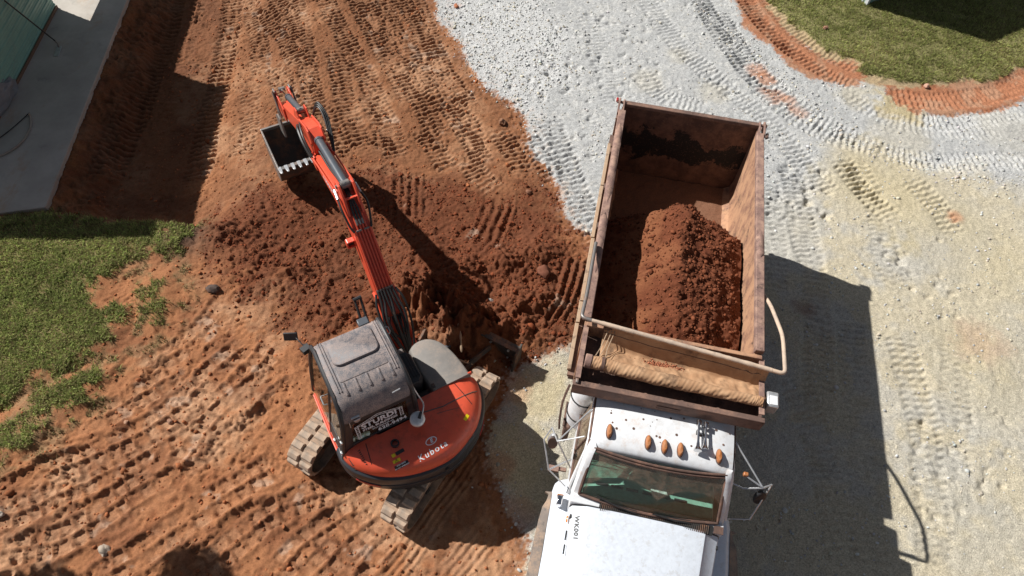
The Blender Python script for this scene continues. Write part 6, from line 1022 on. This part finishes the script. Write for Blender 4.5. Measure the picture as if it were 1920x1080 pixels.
lc_ = np.empty(lx.shape + (3,)); lc_[:] = (.125, .040, .019); lc_ = lerp(lc_, (.20, .078, .036), sstep(-lx + .9 * fbm(lx, ly, 1.6, 4, 520), -.1, .6) * .8); lc_ = lerp(lc_, (.09, .026, .013), sstep(fbm(lx, ly, 6, 3, 530), .1, .4) * .5)
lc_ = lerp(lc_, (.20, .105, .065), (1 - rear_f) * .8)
skirt = thing('dirt_heap', 'heap of red earth filling the rusty bed of the dump truck', 'dirt heap', (2.063, 3.881, 0), TK_ROT)
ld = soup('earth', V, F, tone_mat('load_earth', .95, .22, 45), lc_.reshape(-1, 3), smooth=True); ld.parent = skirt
# clods on the heap
N = 5200; px = rng.uniform(-1.0, 1.02, N); py = rng.uniform(Y0 + .15, 4.6, N); kx = np.clip(np.rint((px - LX[0]) / .0175).astype(int), 0, n1 - 1); ky = np.clip(np.rint((py - LY[0]) / .0175).astype(int), 0, n0 - 1)
k = rng.random(N) < (.34 + .6 * sstep(px + rng.normal(0, .2, N), -.3, .4)) * np.clip(rear_f[ky, kx] + .12, 0, 1); px, py, kx, ky = px[k], py[k], kx[k], ky[k]
r = rng.lognormal(math.log(.0145), .5, len(px)).clip(.006, .045); V, F = stones(px, py, r, .8, .15, zz=hh[ky, kx]); o = soup('clods', V, F, tone_mat('load_clods', .95, .3), np.repeat(np.array([.145, .047, .022]) * rng.uniform(.55, 1.4, (len(px), 1)), len(ICO_V), 0), kind='stuff'); o.parent = skirt
# ================================================================== SLAB, BUILDINGS, ROCKS
t = NT('concrete'); c_ = t.mix(t.ramp(t.noise(1.1, 8, .65), .35, .7), (.37, .335, .295), (.47, .43, .38)); c_ = t.mix(t.ramp(t.noise(2.3, 8, .7), .56, .75, 0, .5), c_, (.20, .185, .17)); c_ = t.mix(t.ramp(t.noise(1.7, 8, .75, vec=(1, .5, 1)), .52, .75, 0, .65), c_, (.38, .24, .14)); t.color(c_); t.set(rough=.85); t.bump(t.noise(40, 5, .7), .15, .004); MAT['concrete'] = t.m
PADZ = .10
pe = [(-10.55, 17.2), (-10.32, 15.5), (-10.2, 14.61), (-9.79, 11.6), (-9.37, 8.59), (-10.18, 8.36), (-14.5, 7.9), (-15.6, 16.5)]
m = MB(); m.prism(pe, -.12, PADZ, lambda a, b, c: (a, b, c)); m.build('concrete_pad', MAT['concrete'], None, bevel=.015, kind='structure')
# ---- green ribbed building on the slab
GB = thing('metal_building', 'long green ribbed metal building standing on the concrete pad', 'building', (-11.56, 11.95, PADZ), 0)
wd = Vector((-.113, .9936, 0)); wn_ = Vector((.9936, .113, 0)); O_ = Vector((0, 0, 0)); LW = 0.
MAT['greenwall'] = worn('green_ribbed_metal', (.20, .37, .30), .10, dcol=(.3, .24, .17), rough=.4, scale=2, chips=(.2, .3, .26), chip_amt=.1)
MAT['trim'] = worn('brown_base_trim', (.16, .09, .055), .3, rough=.7, scale=4)
def GW(s, o, z): return wd * s + wn_ * o + Vector((0, 0, z))
S0, S1, HB = -2.1, 3.05, 4.15
def bdir(s0, s1, z0, z1, nm, mat, depth=4.0, o=0.): mm = MB(); mm.prism([(s0, z0), (s1, z0), (s1, z1), (s0, z1)], o - depth, o, lambda a, b, c: GW(a, c, b)); return mm.build(nm, MAT[mat], GB, smooth=0)
bdir(S0, S1, .0, HB, 'wall', 'greenwall'); 
mm = MB(); mm.prism([(S0 - .06, HB), (S1 + .06, HB), (S1 + .06, HB + .10), (S0 - .06, HB + .10)], -4.1, .10, lambda a, b, c: GW(a, c, b)); mm.build('roof', MAT['greenwall'], GB)
hb2 = bdir(S1, 9.5, 1.32, 2.62, 'shadow_band', 'greenwall', .25, -.01)  # unseen band added to cast the shadow strip along the pit
for k in range(19):
    z = .10 + k * .215; mm = MB(); mm.prism([(-.028, 0), (-.014, .022), (.014, .022), (.028, 0)], S0 + .02, S1, lambda a, b, c: GW(c, b + .002, z + a)); mm.build('wall_rib', MAT['greenwall'], GB, smooth=0)
    for dz in (.07, .14):
        mm = MB(); mm.prism([(-.012, 0), (0, .008), (.012, 0)], S0 + .02, S1, lambda a, b, c: GW(c, b + .002, z + dz + a)); mm.build('wall_bead', MAT['greenwall'], GB, smooth=0)
mm = MB(); mm.prism([(S0 - .03, .0), (S1, .0), (S1, .075), (S0 - .03, .075)], .025, .05, lambda a, b, c: GW(a, c, b)); mm.build('base_trim', MAT['trim'], GB)
mm = MB(); mm.prism([(0, 0), (.06, 0), (.06, HB), (0, HB)], 0.0, .03, lambda a, b, c: GW(S0 - .03 + a, c, b)); mm.build('corner_trim', MAT['trim'], GB)
# ---- long-handled scraper leaning on the wall
SC = thing('floor_scraper', 'long handled floor scraper leaning on the green wall, flat blade down on the pad', 'floor scraper', (-11.15, 13.32, PADZ))
p_top = Vector((-11.66, 13.28, 1.42)) - Vector((-11.15, 13.32, PADZ)); mm = MB(); mm.tube([(-.10, .22, .12), p_top], .017, 8); mm.build('handle', MAT['ink'], SC); mm = MB(); mm.tube(catmull([(-.12, .22, .14), (-.05, .18, .07), (.0, .1, .05)], 5), .016, 8); mm.build('neck', MAT['steel'], SC)
mm = MB(); mm.loft([[(-.055, .12, .03), (.05, .14, .03), (.05, .14, .042), (-.055, .12, .042)], [(-.02, -.20, .006), (.10, -.18, .006), (.10, -.18, .012), (-.02, -.20, .012)]]); mm.build('blade', MAT['silver'], SC, bevel=.003)
# ---- crumpled cover and hose by the wall
bm = bmesh.new(); bmesh.ops.create_icosphere(bm, subdivisions=5, radius=1)
for v in bm.verts:
    c = v.co.copy(); k = 1 + .30 * mnoise.noise(c * 1.7) + .16 * mnoise.noise(Vector((c.x * 5, c.y * 2, c.z * 3))) + .06 * mnoise.noise(c * 11); v.co = Vector((c.x * .22 * k, c.y * .62 * k, max(-.02, .30 * c.z * k + .16)))
tm_ = bpy.data.meshes.new('tarp_bundle'); bm.to_mesh(tm_); bm.free(); tm_.shade_smooth(); tb = link_obj('tarp_bundle', tm_, worn('grey_sheet', (.20, .20, .21), .15, rough=.7, scale=4), None, label='crumpled grey sheet bundled against the foot of the green building', category='tarp'); tb.location = (-11.55, 11.35, PADZ)
mm = MB(); mm.tube(catmull([(-10.85, 11.15, .12), (-10.74, 11.0, .13), (-10.62, 10.7, .13), (-10.6, 10.3, .13), (-10.75, 9.95, .13), (-11.1, 9.7, .13), (-11.6, 9.55, .13)], 8), .022, 8); mm.build('garden_hose', worn('pale_hose', (.30, .26, .22), .3, rough=.6), None, label='pale hose curving across the concrete pad beside the grey sheet', category='hose')
mm = MB(); mm.tube(catmull([(-10.85, 11.18, .12), (-10.95, 10.8, .12), (-11.1, 10.4, .12), (-11.4, 9.9, .12)], 8), .010, 6); mm.build('cord', MAT['ink'], None, label='thin black cord lying on the concrete pad inside the hose curve', category='cord')
# ---- corner of the second building at the top right
SB = thing('metal_shed', 'pale green and white metal shed whose corner meets the mown grass at the top right', 'shed', (9.12, 17.62, .03))
d1 = Vector((.84, .54, 0)).normalized(); d2 = Vector((-.54, .84, 0)); HS = 3.0
m = MB(); m.prism([(0, 0), (9, 0), (9, 6), (0, 6)], 0, HS, lambda a, b, c: d1 * a + d2 * b + Vector((0, 0, c))); m.build('wall', worn('pale_green_metal', (.33, .45, .36), .1, rough=.4, scale=2), SB, smooth=0)
m = MB(); m.prism([(-.08, -.08), (9.1, -.08), (9.1, 6.1), (-.08, 6.1)], HS, HS + .08, lambda a, b, c: d1 * a + d2 * b + Vector((0, 0, c))); m.build('roof', MAT['greenwall'], SB)
for k in range(14):
    m = MB(); m.prism([(-.03, 0), (-.014, .025), (.014, .025), (.03, 0)], 0, HS, lambda a, b, c: d2 * (.15 + k * .3 + a) - d1 * (b + .001) + Vector((0, 0, c))); m.build('wall_rib', MAT['white'], SB, smooth=0)
    m = MB(); m.prism([(-.03, 0), (-.014, .025), (.014, .025), (.03, 0)], 0, HS, lambda a, b, c: d1 * (.15 + k * .3 + a) - d2 * (b + .001) + Vector((0, 0, c))); m.build('wall_rib', MAT['greenwall'], SB, smooth=0)
m = MB(); m.box((0, 0, HS / 2), (.09, .09, HS), rz=.57); m.build('corner_trim', MAT['white'], SB)
# ---- rocks one can single out
RK = {'a': ((.20, .095, .05), 'brown stone alone on bare earth beside the gravel edge'), 'b': ((.20, .09, .05), 'small red stone on the dug earth left of the truck bed'), 'c': ((.34, .28, .22), 'pale white rock lying on the tracked earth at the lower left'),
 'd': ((.38, .36, .33), 'small pale stone in the boom shadow on the spoil'), 'e': ((.30, .24, .20), 'small pale stone on red spoil close to the truck bed side'), 'f': ((.26, .13, .08), 'brown stone on the grass near the shed corner'), 'g': ((.48, .28, .20), 'pinkish stone at the lower edge of the mown grass'),
 'h': ((.42, .15, .07), 'orange earth lump on the gravel at the top edge'), 'i': ((.15, .05, .025), 'largest red clod on the spoil beside the truck bed'), 'j': ((.08, .055, .045), 'dark topsoil lump at the corner of the left grass'), 'k': ((.34, .29, .24), 'white stone at the left edge of the tracked earth'), 'l': ((.42, .24, .15), 'small tan stone in the tracked earth below the grass'), 'm': ((.30, .16, .10), 'brown stone in the middle of the track marks')}
for key, x, y, s in ROCKS:
    col, lab = RK[key]; bm = bmesh.new(); bmesh.ops.create_icosphere(bm, subdivisions=3, radius=1); of = Vector((x * 3, y * 5, ord(key)))
    for v in bm.verts:
        c = v.co.copy(); k = 1 + .45 * mnoise.noise(c * 1.1 + of) + .16 * mnoise.noise(c * 3 + of); q = c * k; v.co = Vector((q.x * s * .62, q.y * s * .48, q.z * s * .40))
    rm_ = bpy.data.meshes.new('rock'); bm.to_mesh(rm_); bm.free(); ro = link_obj('rock', rm_, worn('rock_' + lab.split()[0], col, .25, dcol=(.34, .15, .08), rough=.9, scale=9, bump=.4), None, label=lab, category='rock')
    rm_.shade_smooth(); rm_.set_sharp_from_angle(angle=.5)
    ro.location = (x, y, float(hgt_at(np.array([x]), np.array([y]))[0]) + s * .20); ro.rotation_euler = (0, 0, rnd.uniform(0, 6.28))
# ---- big tree beyond the lower left corner (its crown shades the corner of the picture)
TT = thing('broad_tree', 'broad leafy tree beyond the lower left corner, its crown shading the tracked earth', 'tree', (-10.4, .4, 0)); m = MB(); m.tube([(0, 0, -.1), (.1, .1, 1.5), (.0, .3, 3.0), (.1, .6, 4.2)], [.26, .2, .16, .08], 12); m.build('trunk', MAT['trim'], TT)
for q in ((1.1, 3.0, 4.9), (-.8, 2.9, 4.9), (-1.5, .3, 5.0), (1.6, .6, 5.1), (.2, -1.2, 5.0)): m = MB(); m.tube([(0, .3, 2.6), (q[0] * .5, .3 + (q[1] - .3) * .5, 3.9), q], [.10, .07, .03], 8); m.build('limb', MAT['trim'], TT)
CL = [((1.2, 3.62, 5.0), .46), ((-.85, 3.15, 5.0), .55), ((.2, 1.8, 5.2), 1.1), ((-1.6, .5, 5.0), 1.2), ((1.5, .4, 5.1), 1.1), ((.2, -1.2, 5.0), 1.2), ((0, .6, 6.0), 1.2)]
cs = []
for c0, r0 in CL:
    n = int(1500 * r0 * r0) + 900; d = rng.normal(0, 1, (n, 3)); d /= np.linalg.norm(d, axis=1)[:, None]; cs.append(d * (r0 * rng.random(n) ** .45)[:, None] * (1, 1, .75) + c0)
c = np.concatenate(cs); n = len(c); a = rng.normal(0, 1, (n, 3)); a /= np.linalg.norm(a, axis=1)[:, None]; b = np.cross(a, rng.normal(0, 1, (n, 3))); b /= np.linalg.norm(b, axis=1)[:, None]; s = rng.uniform(.05, .10, (n, 1))
V = np.stack([c - a * s, c + b * s * .5, c + a * s, c - b * s * .5], 1).reshape(-1, 3); o = soup('crown', V, np.arange(n * 4).reshape(-1, 4), tone_mat('leaves', .6, .1), np.repeat(np.array([.05, .09, .02]) * rng.uniform(.6, 1.4, (n, 1)), 4, 0)); o.parent = TT
# ---- torn roots sticking out of the spoil beside the blade
for lab, pts in (('torn upright root sticking out of the spoil beside the blade', [[-0.87, 6.19, 0.42], [-0.82, 5.98, 0.45], [-0.79, 5.8, 0.4]]), ('thick pale root lying on the spoil near the grey side cover', [[-0.94, 5.69, 0.42], [-0.75, 5.61, 0.4], [-0.58, 5.6, 0.34]])):
    zz = [max(p[2], float(hgt_at(np.array([p[0]]), np.array([p[1]]))[0]) + .03) for p in pts]; mm = MB(); mm.tube(catmull([(p[0], p[1], z_) for p, z_ in zip(pts, zz)], 5), [.020 + .008 * math.sin(k * 1.7) for k in range(11)], 7); mm.build('tree_root', MAT['wood'], None, label=lab, category='root')
